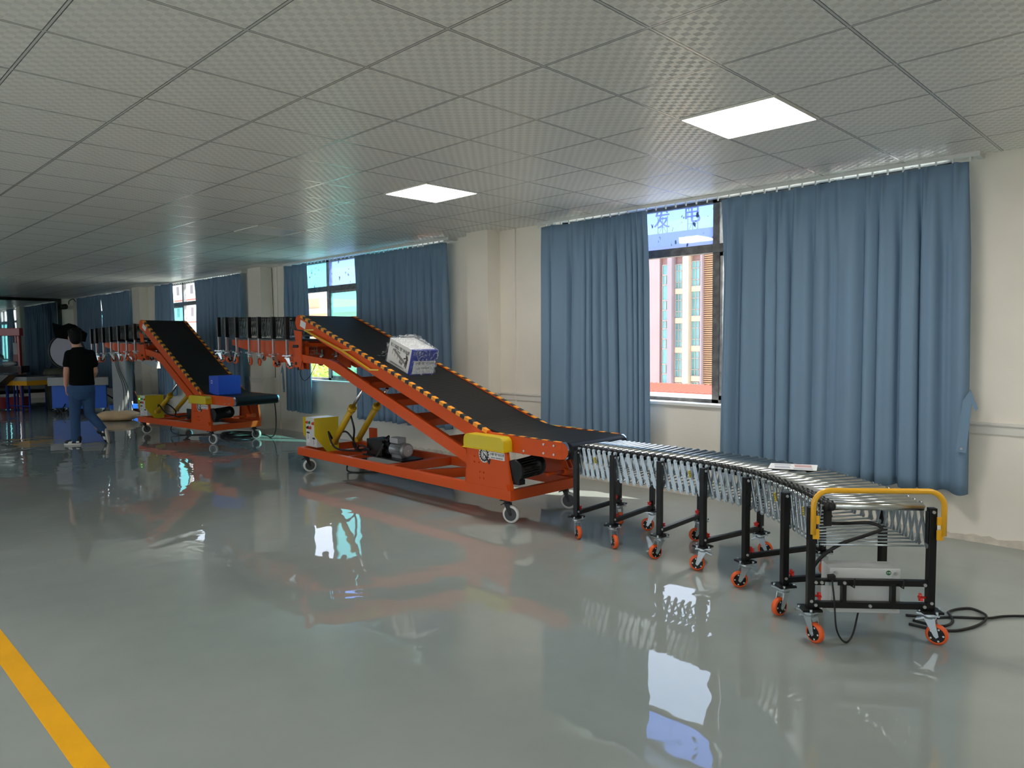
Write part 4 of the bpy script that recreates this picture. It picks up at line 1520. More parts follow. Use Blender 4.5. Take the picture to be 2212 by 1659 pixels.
# yellow stickers on a few links
nearp = smooth_path([Vector((a[0], a[1], 0)) for a, b_ in ST], 7)
farp = smooth_path([Vector((b_[0], b_[1], 0)) for a, b_ in ST], 7)
o_ = Vector((ST[0][0][0], ST[0][0][1], 0))
for i in (3, 18, 32, 38):
    a, a1 = nearp[i], nearp[i + 1]
    d = (farp[i] - a).normalized()
    d1 = (farp[i + 1] - a1).normalized()
    p0 = a + d * 0.042 - o_ + Vector((0, 0, 0.686))
    p1 = a1 + d1 * 0.042 - o_ + Vector((0, 0, 0.49))
    e_ = (p1 - p0).normalized()
    u_ = (-d).cross(e_).normalized()
    q = MB()
    c = p0 + e_ * 0.05 - d * 0.017
    q.poly([c - u_ * 0.009, c + u_ * 0.009, c + u_ * 0.009 + e_ * 0.05, c - u_ * 0.009 + e_ * 0.05])
    q.mi = 1
    for k in range(4):
        c2 = c + e_ * (0.006 + 0.011 * k) - d * 0.0004
        q.poly([c2 - u_ * 0.006, c2 + u_ * 0.006, c2 + u_ * 0.006 + e_ * 0.005, c2 - u_ * 0.006 + e_ * 0.005])
    q.done('warning_sticker', [M_ylabel, M_ink], rc)

M_darklink = mat('dark_steel_link', (120, 122, 120), 0.35, 0.85)
def raised_track(name, label, O, rz, ss, z0, z1, seed):
    """folded roller track riding on the rear arms; its legs hang down"""
    rnd = random.Random(seed)
    cx, sx_ = math.cos(rz), math.sin(rz)
    def Wp(s_, w_):
        return (O[0] + (-s_) * cx - w_ * sx_, O[1] + (-s_) * sx_ + w_ * cx)
    st = [(Wp(s_, 0.0), Wp(s_, 0.66)) for s_ in ss]
    def zof(s_):
        return z0 + (z1 - z0) * (s_ - ss[0]) / (ss[-1] - ss[0])
    def legs(t, o, stations):
        for i, (a, b_) in enumerate(stations):
            zt_ = zof(ss[i])
            for k, c in enumerate((a, b_)):
                C = Vector((c[0], c[1], 0)) - o
                d = (Vector((b_[0], b_[1], 0)) - Vector((a[0], a[1], 0))).normalized()
                q = MB()
                q.beam(C + Vector((0, 0, zt_ - 0.27)), C + Vector((0, 0, zt_)), 0.045, 0.045, up=d)
                lg = q.done('leg', M_black, t, bevel=0.002)
                zl = zt_ - (0.46 if k == 0 else 0.46)
                q = MB()
                q.beam(C + Vector((0, 0, zl)), C + Vector((0, 0, zt_ - 0.27)), 0.026, 0.026, up=d)
                q.done('inner_leg', M_zinc, lg)
                caster(t, C + Vector((0, 0, zt_ - 0.46 - 0.158 + 0.002)), rnd.uniform(-PI, PI), 0.05, 0.158, M_orwheel, M_zinc, M_black, 0.03, brake=rnd.random() < 0.4)
    N = (len(ss) - 1) * 6 + 1
    t = roller_conveyor(name, label, st, 6, ss and zof(ss[0]) - 0.01, -0.205, None, legs, 'extendable roller conveyors', inset=(0.05, 0.05), linkm=M_darklink, rr=0.016,
        dz=lambda i: (z1 - z0) * i / (N - 1))
    return t
raised_track('roller_conveyor', 'folded roller conveyor with hanging legs behind the long belt conveyor', (-4.14, 4.165), -0.0244, [3.80, 4.15, 4.54, 4.83, 5.21, 5.53, 5.79], 1.82, 1.87, 5)
raised_track('roller_conveyor', 'folded roller conveyor with hanging legs behind the steep belt conveyor', (-10.756, 4.501), 0.11, [2.33, 2.63, 2.94, 3.24, 3.54, 3.83, 4.03], 1.85, 1.79, 9)
# ================================================================ LOADS, PAPER, CABLES
def place(o_, O, rz, s_, w_, z_, tilt=0.0):
    """machine-space placement of an Empty: x toward the machine's front, y far, z up"""
    cx, sx_ = math.cos(rz), math.sin(rz)
    o_.location = (O[0] - s_ * cx - w_ * sx_, O[1] - s_ * sx_ + w_ * cx, z_)
    o_.rotation_euler = (0, tilt, rz)
M_box_w = mat('box_print_white', (225, 224, 222), 0.5)
M_box_b = mat('box_print_blue', (40, 58, 150), 0.5)
M_inkg = mat('box_print_grey', (92, 92, 90), 0.6)
M_film = bpy.data.materials.new('stretch_film')
M_film.use_nodes = True
_n = M_film.node_tree.nodes
_l = M_film.node_tree.links
_n.clear()
_o = _n.new('ShaderNodeOutputMaterial')
_t = _n.new('ShaderNodeBsdfTransparent')
_t.inputs[0].default_value = (0.93, 0.94, 0.95, 1)
_g = _n.new('ShaderNodeBsdfPrincipled')
_g.inputs['Base Color'].default_value = (0.8, 0.82, 0.85, 1)
_g.inputs['Roughness'].default_value = 0.12
_g.inputs['Specular IOR Level'].default_value = 1.0
_nz = _n.new('ShaderNodeTexNoise')
_nz.inputs['Scale'].default_value = 15
_nz.inputs['Detail'].default_value = 6
_nz.inputs['Distortion'].default_value = 2.0
_tc = _n.new('ShaderNodeTexCoord')
_l.new(_tc.outputs['Object'], _nz.inputs['Vector'])
_bp = _n.new('ShaderNodeBump')
_bp.inputs['Strength'].default_value = 1.0
_bp.inputs['Distance'].default_value = 0.02
_l.new(_nz.outputs[0], _bp.inputs['Height'])
_l.new(_bp.outputs[0], _g.inputs['Normal'])
_cr = _n.new('ShaderNodeValToRGB')
_cr.color_ramp.elements[0].position = 0.48
_cr.color_ramp.elements[0].color = (0.06, 0.06, 0.06, 1)
_cr.color_ramp.elements[1].position = 0.66
_cr.color_ramp.elements[1].color = (0.55, 0.55, 0.55, 1)
_l.new(_nz.outputs[0], _cr.inputs[0])
_mx = _n.new('ShaderNodeMixShader')
_l.new(_cr.outputs[0], _mx.inputs[0])
_l.new(_t.outputs[0], _mx.inputs[1])
_l.new(_g.outputs[0], _mx.inputs[2])
_l.new(_mx.outputs[0], _o.inputs[0])

sl = math.atan2(1.828 - 0.745, 3.57 - 0.313)
t = thing('cardboard_box', 'white and blue printed box in clear plastic wrap riding up the long belt', 'box')
place(t, (-4.14, 4.165), -0.0244, 1.645, 0.20, 0.745 + (1.645 - 0.313) * math.tan(sl) - 0.006, sl)
BL, BWd, BH = 0.42, 0.30, 0.255
q = MB()
q.box(-BL, 0, 0, BWd, 0, BH)
bx = q.done('carton', M_box_w, t, bevel=0.004)
q = MB()
q.box(-0.04, 0.001, 0.0, BWd + 0.001, BH - 0.01, BH + 0.001)
q.box(-0.03, 0.001, -0.0012, BWd, 0.0, BH - 0.001)
q.box(-0.028, 0.0015, 0.03, BWd + 0.001, 0.135, BH)
q.done('blue_band', M_box_b, bx)
q = MB()
q.box(0.0012, 0.002, 0.025, BWd - 0.005, 0.01, 0.145)
wp = q.done('white_panel', M_box_w, bx)
text_mesh('lettering', '无三四机“智”动全球', 0.038, M_ink, bx, frame_of((-0.225, -0.002, BH - 0.055), (1, 0, 0), (0, 0, 1)), 0.0003)
text_mesh('lettering', '小蔡智能装备输送设备有限公司', 0.018, M_inkg, bx, frame_of((-0.235, -0.002, 0.025), (1, 0, 0), (0, 0, 1)), 0.0003)
text_mesh('lettering', '小蔡“智”动全球', 0.034, M_ink, wp, frame_of((0.0026, 0.16, 0.12), (0, 1, 0), (0, 0, 1)), 0.0003)
text_mesh('lettering', '电话  智能装备输送', 0.017, M_inkg, wp, frame_of((0.0026, 0.155, 0.07), (0, 1, 0), (0, 0, 1)), 0.0003)
# printed picture of a curved roller line with a worker
q = MB()
y = -0.002
def pr_(pts):
    q.poly([(-0.345 + a * 0.98, y, b_ * 0.86 + 0.015) for a, b_ in pts])
pr_([(0.0, 0.17), (0.03, 0.185), (0.20, 0.115), (0.26, 0.085), (0.25, 0.065), (0.16, 0.095)])
for a in (0.005, 0.05, 0.10, 0.15, 0.20, 0.245):
    pr_([(a, 0.165 - a * 0.42), (a + 0.007, 0.163 - a * 0.42), (a + 0.007, 0.11 - a * 0.28), (a, 0.11 - a * 0.28)])
pr_([(0.04, 0.215), (0.10, 0.20), (0.10, 0.19), (0.04, 0.205)])
pr_([(0.05, 0.195), (0.065, 0.19), (0.065, 0.165), (0.05, 0.17)])
pr_([(0.085, 0.185), (0.14, 0.17), (0.14, 0.155), (0.085, 0.17)])
pr_([(0.14, 0.085), (0.20, 0.07), (0.20, 0.04), (0.14, 0.055)])
q.mi = 1
pr_([(0.245, 0.205), (0.262, 0.205), (0.262, 0.185), (0.245, 0.185)])
pr_([(0.24, 0.183), (0.275, 0.175), (0.29, 0.13), (0.265, 0.11), (0.25, 0.14)])
pr_([(0.25, 0.12), (0.285, 0.115), (0.275, 0.03), (0.262, 0.03), (0.262, 0.08), (0.248, 0.035), (0.238, 0.04)])
pr_([(0.21, 0.135), (0.245, 0.15), (0.25, 0.14), (0.215, 0.12)])
q.done('printed_picture', [mat('picture_grey', (128, 128, 124), 0.6), mat('picture_dark', (62, 62, 60), 0.6)], bx)
# the film: a loose shell with crumples on top and a torn flap behind
q = MB()
q.sm = True
rnd = random.Random(12)
nx, ny, nz_ = 26, 18, 14
def film_pt(x, y, z):
    return Vector((x, y, z))
def grid(f, nu, nv):
    vs_ = [[q.bm.verts.new(f(i / nu, j / nv)) for i in range(nu + 1)] for j in range(nv + 1)]
    for j in range(nv):
        for i in range(nu):
            q.face([vs_[j][i], vs_[j][i + 1], vs_[j + 1][i + 1], vs_[j + 1][i]])
from mathutils import noise as mnoise
def nz3(v, s_):
    return mnoise.noise(Vector(v) * s_)
e = 0.006
def top_f(u, v):
    x, y_ = -BL - e + (BL + 2 * e) * u, -e + (BWd + 2 * e) * v
    edge = min(u, 1 - u, v, 1 - v)
    h = BH + 0.004 + min(1, edge * 6) * (0.030 + 0.06 * abs(nz3((x, y_, 0), 9)) + 0.03 * abs(nz3((x, y_, 3), 24)))
    return (x, y_, h)
grid(top_f, 30, 24)
def side_f(ax, c, sg):
    def f(u, v):
        z = (BH + 0.004) * v
        if ax == 'x':
            y_ = -e + (BWd + 2 * e) * u
            return (c + sg * (0.004 + 0.012 * abs(nz3((c, y_, z), 16)) + 0.006 * abs(nz3((y_, c, z), 45))), y_, z)
        x = -BL - e + (BL + 2 * e) * u
        return (x, c + sg * (0.003 + 0.004 * abs(nz3((x, c, z), 14))), z)
    return f
grid(side_f('x', e, 1), 26, 20)
grid(side_f('x', -BL - e, -1), 20, 16)
grid(side_f('y', BWd + e, 1), 20, 16)
def flap(u, v):
    y_ = -0.02 + BWd * 0.8 * u
    z = 0.02 + 0.17 * v + 0.03 * nz3((u * 5, v * 5, 1), 1.3)
    return (-BL - 0.01 - (1 - v) * 0.15 - 0.03 * nz3((u * 7, v * 6, 2), 1.0), y_ + 0.03 * nz3((u * 5, v * 5, 7), 1.5), max(0.004, z * (0.2 + 0.8 * v)))
grid(flap, 16, 12)
q.done('plastic_wrap', M_film, t)

t = thing('storage_box', 'blue corrugated box sitting on the steep conveyor infeed', 'box')
place(t, (-10.756, 4.501), 0.11, 0.015, 0.15, 0.734)
M_bb = mat('blue_corrugated_plastic', (44, 84, 205), 0.5)
q = MB()
q.box(-0.27, 0, 0, 0.37, 0, 0.285)
b_ = q.done('body', M_bb, t, bevel=0.006)
q = MB()
o1 = [(-0.205, 0.22), (-0.165, 0.22), (-0.165, 0.17), (-0.205, 0.17)]
o2 = [(-0.198, 0.213), (-0.172, 0.213), (-0.172, 0.177), (-0.198, 0.177)]
for i in range(4):
    j = (i + 1) % 4
    q.poly([(o1[i][0], -0.002, o1[i][1]), (o1[j][0], -0.002, o1[j][1]), (o2[j][0], -0.002, o2[j][1]), (o2[i][0], -0.002, o2[i][1])])
q.done('handle_mark', M_white, b_)
# leaflets lying on the rollers
t = thing('leaflet', 'white printed leaflet lying on the rollers near the curve', 'leaflet', (-1.93, 4.47, 0.7065), 0.45)
q = MB()
q.hexa([(-0.15, -0.10, 0), (0.13, -0.11, 0), (0.15, 0.10, 0), (-0.13, 0.10, 0), (-0.15, -0.10, 0.003), (0.13, -0.11, 0.003), (0.15, 0.10, 0.003), (-0.13, 0.10, 0.003)])
sh = q.done('sheet', M_white, t)
q = MB()
for (x0, x1, y0, y1, mi) in ((-0.11, -0.02, -0.08, 0.0, 0), (0.01, 0.11, -0.02, 0.07, 1), (-0.11, -0.01, 0.03, 0.07, 0), (0.0, 0.11, -0.09, -0.05, 0)):
    q.mi = mi
    q.poly([(x0, y0, 0.0034), (x1, y0, 0.0034), (x1, y1, 0.0034), (x0, y1, 0.0034)])
q.done('print', [mat('print_grey', (176, 180, 190), 0.6), mat('print_red', (196, 160, 160), 0.6)], sh)
# cables on the floor
def cable(name, pts, r, label, k=8):
    q = MB()
    q.tube(smooth_path(pts, k), r, 8)
    return tag(q.done(name, M_cable), label, 'cable')
cable('power_cable', [(0.6, 5.6, 0.008), (-0.2, 5.05, 0.008), (-0.737, 4.67, 0.008), (-0.874, 4.5, 0.008), (-1.004, 4.398, 0.008), (-1.085, 4.314, 0.008), (-1.2, 4.25, 0.008)], 0.007, 'black power cable running off to the right across the floor')
cable('power_cable', [(-1.15, 4.20, 0.008), (-1.057, 4.197, 0.008), (-1.003, 4.236, 0.008), (-0.995, 4.333, 0.008), (-1.03, 4.40, 0.018), (-1.043, 4.449, 0.012), (-1.024, 4.537, 0.008), (-0.975, 4.60, 0.008), (-0.92, 4.58, 0.008), (-0.875, 4.49, 0.022), (-0.872, 4.42, 0.012), (-0.90, 4.30, 0.008), (-0.956, 4.19, 0.008), (-1.042, 4.137, 0.008), (-1.15, 4.13, 0.008)], 0.007, 'loose loop of black cable beside the front right caster')
cable('power_cable', [(-7.45, 4.75, 0.25), (-7.42, 4.72, 0.08), (-7.25, 4.62, 0.012), (-7.05, 4.75, 0.01), (-6.75, 5.1, 0.01), (-6.3, 5.6, 0.01), (-5.6, 6.1, 0.01)], 0.009, 'black cable trailing on the floor under the long conveyor')
cable('power_cable', [(-12.7, 4.75, 0.25), (-12.6, 4.6, 0.08), (-12.3, 4.62, 0.01), (-12.0, 4.95, 0.01), (-11.7, 5.2, 0.01), (-11.3, 5.55, 0.01), (-10.85, 5.5, 0.012), (-10.55, 5.42, 0.13), (-10.40, 5.36, 0.36), (-10.37, 5.33, 0.60)], 0.008, 'black cable running under the steep conveyor and up to its front end')
rnd = random.Random(5)
q = MB()
for k in range(4):
    P_ = []
    for i in range(15):
        a = 2 * PI * i / 7
        P_.append((-11.45 + (0.38 + rnd.uniform(-0.06, 0.06)) * math.cos(a), 5.25 + (0.22 + rnd.uniform(-0.06, 0.06)) * math.sin(a), 0.01 + 0.008 * k + 0.004 * rnd.random()))
    q.tube(smooth_path(P_, 4), 0.008, 6)
tag(q.done('cable_coil', M_cable), 'loose coil of black cable under the steep conveyor front', 'cable')

# ================================================================ FAR LEFT CORNER
M_steel2 = mat('brushed_stainless', (122, 124, 124), 0.42, 0.85, bump=(30, 0.05))
M_blue = mat('blue_enamel', (34, 104, 214), 0.4)
M_dblue = mat('navy_enamel', (22, 44, 120), 0.45)
M_dred = mat('dark_red_enamel', (158, 26, 30), 0.35, coat=0.3)
M_amber = mat('amber_belt_side', (226, 160, 20), 0.5)
def bench(name, label, loc, rz, w_, d_, h_, tray=0.18, steel=M_steel2, body=M_blue):
    t = thing(name, label, 'workbench', loc, rz)
    q = MB()
    q.box(0, w_, 0, d_, h_ - 0.03, h_)
    q.box(0, w_, -0.01, 0, h_ - tray, h_)
    q.box(0, w_, d_, d_ + 0.01, h_ - tray, h_)
    q.box(-0.01, 0, -0.01, d_ + 0.01, h_ - tray, h_)
    q.box(w_, w_ + 0.01, -0.01, d_ + 0.01, h_ - tray, h_)
    q.done('steel_tray', steel, t)
    q = MB()
    q.box(0.05, w_ - 0.03, 0.04, d_ - 0.04, 0.13, h_ - tray)
    q.done('cabinet', body, t, bevel=0.01)
    for x in (0.1, w_ - 0.1):
        for y in (0.1, d_ - 0.1):
            caster(t, (x, y, 0), 0.6 + x, 0.045, 0.13, M_blackpl, M_zinc, M_dkgrey, 0.025)
    return t
bench('workbench', 'narrow blue cabinet with stainless top left of the walking person', (-18.12, 4.10, 0), 1.15, 0.42, 0.45, 0.80)
bench('workbench', 'wide bright blue cabinet with stainless top behind the walking person', (-17.50, 4.36, 0), 1.25, 0.70, 0.42, 0.80, 0.17)
t = thing('packing_machine', 'blue low platform with amber lamp beside the blue cabinets', 'machine', (-17.0, 5.05, 0), 1.2)
q = MB()
q.box(-0.1, 0.55, 0.1, 0.5, 0.10, 0.20)
q.done('base', M_blue, t, bevel=0.01)
for x in (-0.05, 0.5):
    for y in (0.15, 0.45):
        caster(t, (x, y, 0), 0.3, 0.035, 0.10, M_blackpl, M_zinc, M_dkgrey, 0.02, brake=False)
q = MB()
q.box(0.0, 0.12, 0.12, 0.3, 0.20, 0.52)
q.done('post', M_black, t)
q = MB()
q.box(0.0, 0.1, 0.12, 0.22, 0.52, 0.72)
q.done('amber_lamp', mat('amber_lens', (200, 140, 50), 0.3), t)
t = thing('metal_post', 'tall grey metal column with a sloping plate under the folded track', 'post', (-17.05, 5.05, 0), 0.75)
q = MB()
q.box(0, 0.30, 0, 0.25, 0, 1.60)
q.box(-0.05, 0.35, -0.05, 0.30, 0, 0.02)
q.done('column', M_ltgrey, t, bevel=0.006)
q = MB()
for k in range(3):
    q.tube(smooth_path([(0.05 + 0.04 * k, -0.02, 1.4), (0.12 + 0.03 * k, -0.03, 1.0), (0.25 + 0.05 * k, -0.04, 0.6), (0.30 + 0.1 * k, -0.1, 0.02)]), 0.006, 6)
q.done('wires', M_cable, t)['kind'] = 'stuff'
q = MB()
q.prism([(0.32, 0.02, 1.36), (0.95, 0.02, 1.12), (0.97, 0.02, 0.98), (0.5, 0.02, 1.18), (0.32, 0.02, 1.24)], (0, 0.16, 0))
q.done('sloping_plate', M_ltgrey, t)
# light stand with a soft reflector
t = thing('reflector', 'round grey photo reflector with black rim behind the person', 'photo reflector', (-18.1, 4.47, 0), 0.9)
q = MB()
rim = [(0.36 * math.cos(2 * PI * i / 40), 0.0, 1.36 + 0.37 * math.sin(2 * PI * i / 40)) for i in range(41)]
q.tube(rim, 0.028, 8)
q.done('rim', M_black, t)
q = MB()
q.prism([(0.36 * math.cos(2 * PI * i / 40), -0.004, 1.36 + 0.37 * math.sin(2 * PI * i / 40)) for i in range(40)], (0, 0.008, 0))
q.done('fabric', mat('reflector_fabric', (158, 158, 170), 0.5), t)
q = MB()
q.cyl((0, 0.02, 0.02), (0, 0.02, 1.02), 0.02)
for a in (0.3, 2.4, 4.5):
    q.tube([(0, 0.02, 0.35), (0.30 * math.cos(a), 0.02 + 0.30 * math.sin(a), 0.012)], 0.01, 6)
q.done('stand', M_black, t)
t = thing('softbox', 'black softbox hood on a stand above the reflector', 'softbox', (-17.78, 4.5, 0), 0.75)
q = MB()
a = [(-0.42, 0, 1.99), (-0.36, 0, 1.66), (0.30, 0.0, 1.56), (0.34, 0.0, 1.70), (0.10, 0.0, 1.93), (-0.05, 0.0, 1.97), (-0.2, 0, 1.92)]
v0 = [q.bm.verts.new(p) for p in a]
v1 = [q.bm.verts.new((p[0] * 0.5 - 0.02, 0.32, 1.78 + (p[2] - 1.78) * 0.35)) for p in a]
q.skin([v0, v1])
q.done('hood', mat('black_fabric', (7, 7, 8), 0.9, spec=0.1), t)
q = MB()
q.cyl((0, 0.2, 0.4), (0, 0.2, 1.76), 0.018)
q.done('stand', M_black, t)
q = MB()
for (x, y) in ((0.68, 0.99), (-0.35, 0.5), (0.25, -0.2)):
    q.tube([(0, 0.2, 0.78), (x, y, 0.012)], 0.014, 6)
    q.tube([(0, 0.2, 0.42), (x * 0.5, 0.2 + (y - 0.2) * 0.5, 0.40)], 0.008, 6)
q.done('tripod', M_black, t)
# tan sack
t = None
q = MB()
rnd = random.Random(3)
q.sm = True
rings = []
for i in range(13):
    u = i / 12
    x = -0.36 + 0.72 * u
    e_ = min(1, (1 - abs(2 * u - 1)) * 3.2 + 0.12)
    hz = 0.095 * e_ ** 0.6
    wy = 0.24 * (0.86 + 0.14 * e_)
    rg = []
    for k in range(20):
        a = 2 * PI * k / 20
        nn_ = 1 + 0.10 * mnoise.noise(Vector((x * 6, math.cos(a) * 2, math.sin(a) * 2)))
        yy = math.copysign(abs(math.cos(a)) ** 0.8, math.cos(a)) * wy * nn_
        zz = math.copysign(abs(math.sin(a)) ** 0.8, math.sin(a)) * hz * nn_
        rg.append(q.bm.verts.new((x * (1 + 0.03 * math.sin(3 * a)), yy, max(0.001, 0.098 + zz))))
    rings.append(rg)
q.skin(rings)
sk = q.done('sack', mat('tan_woven_sack', (224, 186, 140), 0.7, bump=(70, 0.4), vary=(5, 0.12)))
sk.location = (-15.62, 4.70, 0)
sk.rotation_euler = (0, 0, 0.95)
tag(sk, 'tan filled sack lying on the floor behind the walking person', 'sack')
# carton by the wall
t = thing('carton', 'brown cardboard carton on the floor by the wall behind the yellow console', 'carton', (-17.2, 5.62, 0), 0.2)
q = MB()
q.box(-0.2, 0.42, -0.1, 0.3, 0, 0.34)
b_ = q.done('body', mat('brown_cardboard', (150, 104, 74), 0.8), t)
q = MB()
q.prism([(-0.2, -0.1, 0.34), (0.1, -0.1, 0.34), (0.1, -0.14, 0.47), (-0.2, -0.14, 0.47)], (0, 0.005, 0))
q.done('flap', bpy.data.materials['brown_cardboard'], b_)
# belt table on blue legs
t = thing('belt_table', 'dark belt table with amber side and thin navy legs at far left', 'table', (-19.6, 3.62, 0), 0.42)
q = MB()
q.box(0.0, 0.75, -0.05, 1.0, 0.76, 0.80)
q.done('belt', M_dkgrey, t)
q = MB()
q.box(-0.02, 0.77, -0.08, -0.05, 0.70, 0.80)
q.box(0.75, 0.78, -0.08, 1.0, 0.70, 0.80)
q.done('steel_side', M_ltgrey, t)
q = MB()
q.box(-0.02, 0.79, -0.10, -0.08, 0.61, 0.71)
q.box(0.78, 0.80, -0.10, 1.0, 0.61, 0.71)
q.done('amber_side', M_amber, t)
for x in (0.04, 0.25, 0.5, 0.73):
    for y in (0.0, 0.9):
        q = MB()
        q.box(x - 0.014, x + 0.014, y - 0.014, y + 0.014, 0.0, 0.76)
        q.done('leg', M_dblue, t)
q = MB()
for y in (0.0, 0.9):
    q.box(0.04, 0.73, y - 0.01, y + 0.01, 0.13, 0.16)
q.done('foot_rail', M_dblue, t)
t = thing('steel_hopper', 'stainless triangular hopper at the left edge beside the belt table', 'hopper', (-19.3, 3.36, 0), 0.55)
q = MB()
q.prism([(0.02, 0, 0.84), (0.36, 0, 0.84), (0.02, 0, 0.61)], (0, 0.5, 0))
q.box(-0.25, 0.36, 0.0, 0.5, 0.84, 0.855)
q.done('hopper', M_steel2, t)
for x, y in ((-0.2, 0.05), (0.04, 0.02), (-0.2, 0.45), (0.1, 0.45)):
    q = MB()
    q.box(x - 0.014, x + 0.014, y - 0.014, y + 0.014, 0, 0.84)
    q.done('leg', M_dblue, t)
t = thing('sealing_machine', 'dark red C shaped gantry machine with grey panel at far left', 'machine', (-20.2, 3.66, 0), 0.88)
q = MB()
q.box(-0.1, 0.42, 0, 0.16, 1.72, 1.90)
q.box(0.355, 0.405, 0, 0.10, 0.3, 1.72)
q.box(-0.5, 0.42, 0.0, 0.35, 0.02, 0.3)
q.box(-0.48, -0.40, 0.0, 0.35, 0.3, 0.86)
q.done('frame', M_dred, t, bevel=0.01)
q = MB()
q.box(-0.5, 0.42, 0.0, 0.35, 0.86, 1.02)
q.done('bed', M_black, t)
q = MB()
q.box(0.28, 0.31, 0.05, 0.09, 1.52, 1.72)
q.done('rod', M_dred, t)
q = MB()
q.box(0.25, 0.345, 0.03, 0.10, 1.29, 1.56)
q.done('panel', M_ltgrey, t)
q = MB()
q.box(0.25, 0.34, 0.03, 0.10, 1.12, 1.29)
q.done('cover', mat('mauve_red', (120, 60, 56), 0.4), t)
t = thing('parcel_bag', 'crumpled grey plastic parcel on the dark red machine bed', 'parcel', (-20.05, 3.78, 1.02), 0.8)
q = MB()
q.ball((0, 0, 0.06), 0.14, (1.1, 0.7, 0.42), 14)
q.done('bag', mat('grey_parcel_plastic', (176, 176, 178), 0.35, bump=(20, 0.6)), t)
t = thing('potted_plant', 'green leafy plant at the left edge of the picture', 'plant', (-19.95, 3.27, 0), 0)
q = MB()
q.lathe((0, 0, 0), (0, 0, 1), [(0, 0.13), (0.36, 0.17), (0.36, 0.15), (0.34, 0.0)], 20)
q.done('pot', M_dkgrey, t)
q = MB()
q.tube([(0, 0, 0.34), (0.02, 0.01, 0.9), (0, 0, 1.3)], 0.015, 6)
q.done('stem', mat('plant_stem', (80, 90, 50), 0.7), t)
q = MB()
rnd = random.Random(9)
for k in range(46):
    a = rnd.uniform(0, 2 * PI)
    z = rnd.uniform(0.8, 1.55)
    L_ = rnd.uniform(0.22, 0.36)
    dr = Vector((math.cos(a), math.sin(a), rnd.uniform(-0.5, 0.5))).normalized()
    sd_ = dr.cross(Vector((0, 0, 1))).normalized() * 0.03
    c = Vector((0, 0, z))
    q.poly([c, c + dr * L_ * 0.45 + sd_ + Vector((0, 0, 0.03)), c + dr * L_ - Vector((0, 0, 0.05)), c + dr * L_ * 0.45 - sd_ + Vector((0, 0, 0.03))])
q.done('leaves', mat('plant_leaf', (44, 90, 40), 0.5), t)
t = thing('storage_bin', 'dark rounded bin with thin wire handle behind the belt table', 'bin', (-19.9, 4.72, 0.0), 0.4)
q = MB()
q.lathe((0, 0, 0), (0, 0, 1), [(0, 0.25), (0.86, 0.30), (0.94, 0.27), (0.96, 0.05)], 24)
q.done('body', mat('olive_plastic', (70, 72, 56), 0.6), t)
q = MB()
q.tube([(0.30 * math.cos(a), 0, 0.86 + 0.2 * math.sin(a)) for a in [PI * i / 12 for i in range(13)]], 0.008, 6)
q.done('handle', M_black, t)
t = thing('dark_crate', 'black low cabinet in the shadow between belt table and blue cabinets', 'cabinet', (-19.0, 4.55, 0), 0.6)
q = MB()
q.box(-0.3, 0.35, 0, 0.5, 0.02, 0.82)
q.box(0.28, 0.34, 0.02, 0.1, 0.82, 0.90)
q.done('body', M_blackpl, t, bevel=0.01)
q = MB()
q.box(-0.3, 0.35, -0.01, 0.0, 0.06, 0.78)
q.done('door', M_blackpl, t)
# ================================================================ THE PERSON
PO = Vector((-12.351, 3.035, 0))
TT = Vector((0.239, 0.971, 0))       # to the right in the picture
DD = Vector((-0.971, 0.239, 0))      # away from the viewer
person = thing('person', 'person in black t-shirt and blue jeans walking away, seen from behind', 'person', tuple(PO), 0)
def V(t_, d_, z_):
    return TT * t_ + DD * d_ + Vector((0, 0, z_))
def rmesh(q, name, m_, voxel, parent, smooth=6):
    o = q.done(name, m_, parent)
    r_ = o.modifiers.new('remesh', 'REMESH')
    r_.mode = 'VOXEL'
    r_.voxel_size = voxel
    r_.use_smooth_shade = True
    s_ = o.modifiers.new('smooth', 'SMOOTH')
    s_.factor = 0.5
    s_.iterations = smooth
    return o
def ellip(q, c, rt, rd, rz_, seg=18):
    m_ = Matrix.Translation(c) @ Matrix(((TT.x, DD.x, 0, 0), (TT.y, DD.y, 0, 0), (0, 0, 1, 0), (0, 0, 0, 1))) @ Matrix.Diagonal((rt, rd, rz_, 1))
    bmesh.ops.create_uvsphere(q.bm, u_segments=seg, v_segments=12, radius=1.0, matrix=m_)
def torso(q, secs, n=22):
    rings = []
    for (t_, d_, z_, rt, rd) in secs:
        rings.append([q.bm.verts.new(V(t_ + rt * math.cos(2 * PI * k / n), d_ + rd * math.sin(2 * PI * k / n), z_)) for k in range(n)])
    q.skin(rings)
M_skin = mat('skin', (206, 150, 126), 0.55)
HC = V(0.125, 0.0, 1.625)
hip_l, kn_l, an_l = V(0.105, 0.0, 0.86), V(0.085, 0.01, 0.46), V(0.085, 0.0, 0.09)
hip_r, kn_r, an_r = V(0.27, 0.0, 0.86), V(0.275, 0.03, 0.45), V(0.44, -0.06, 0.20)
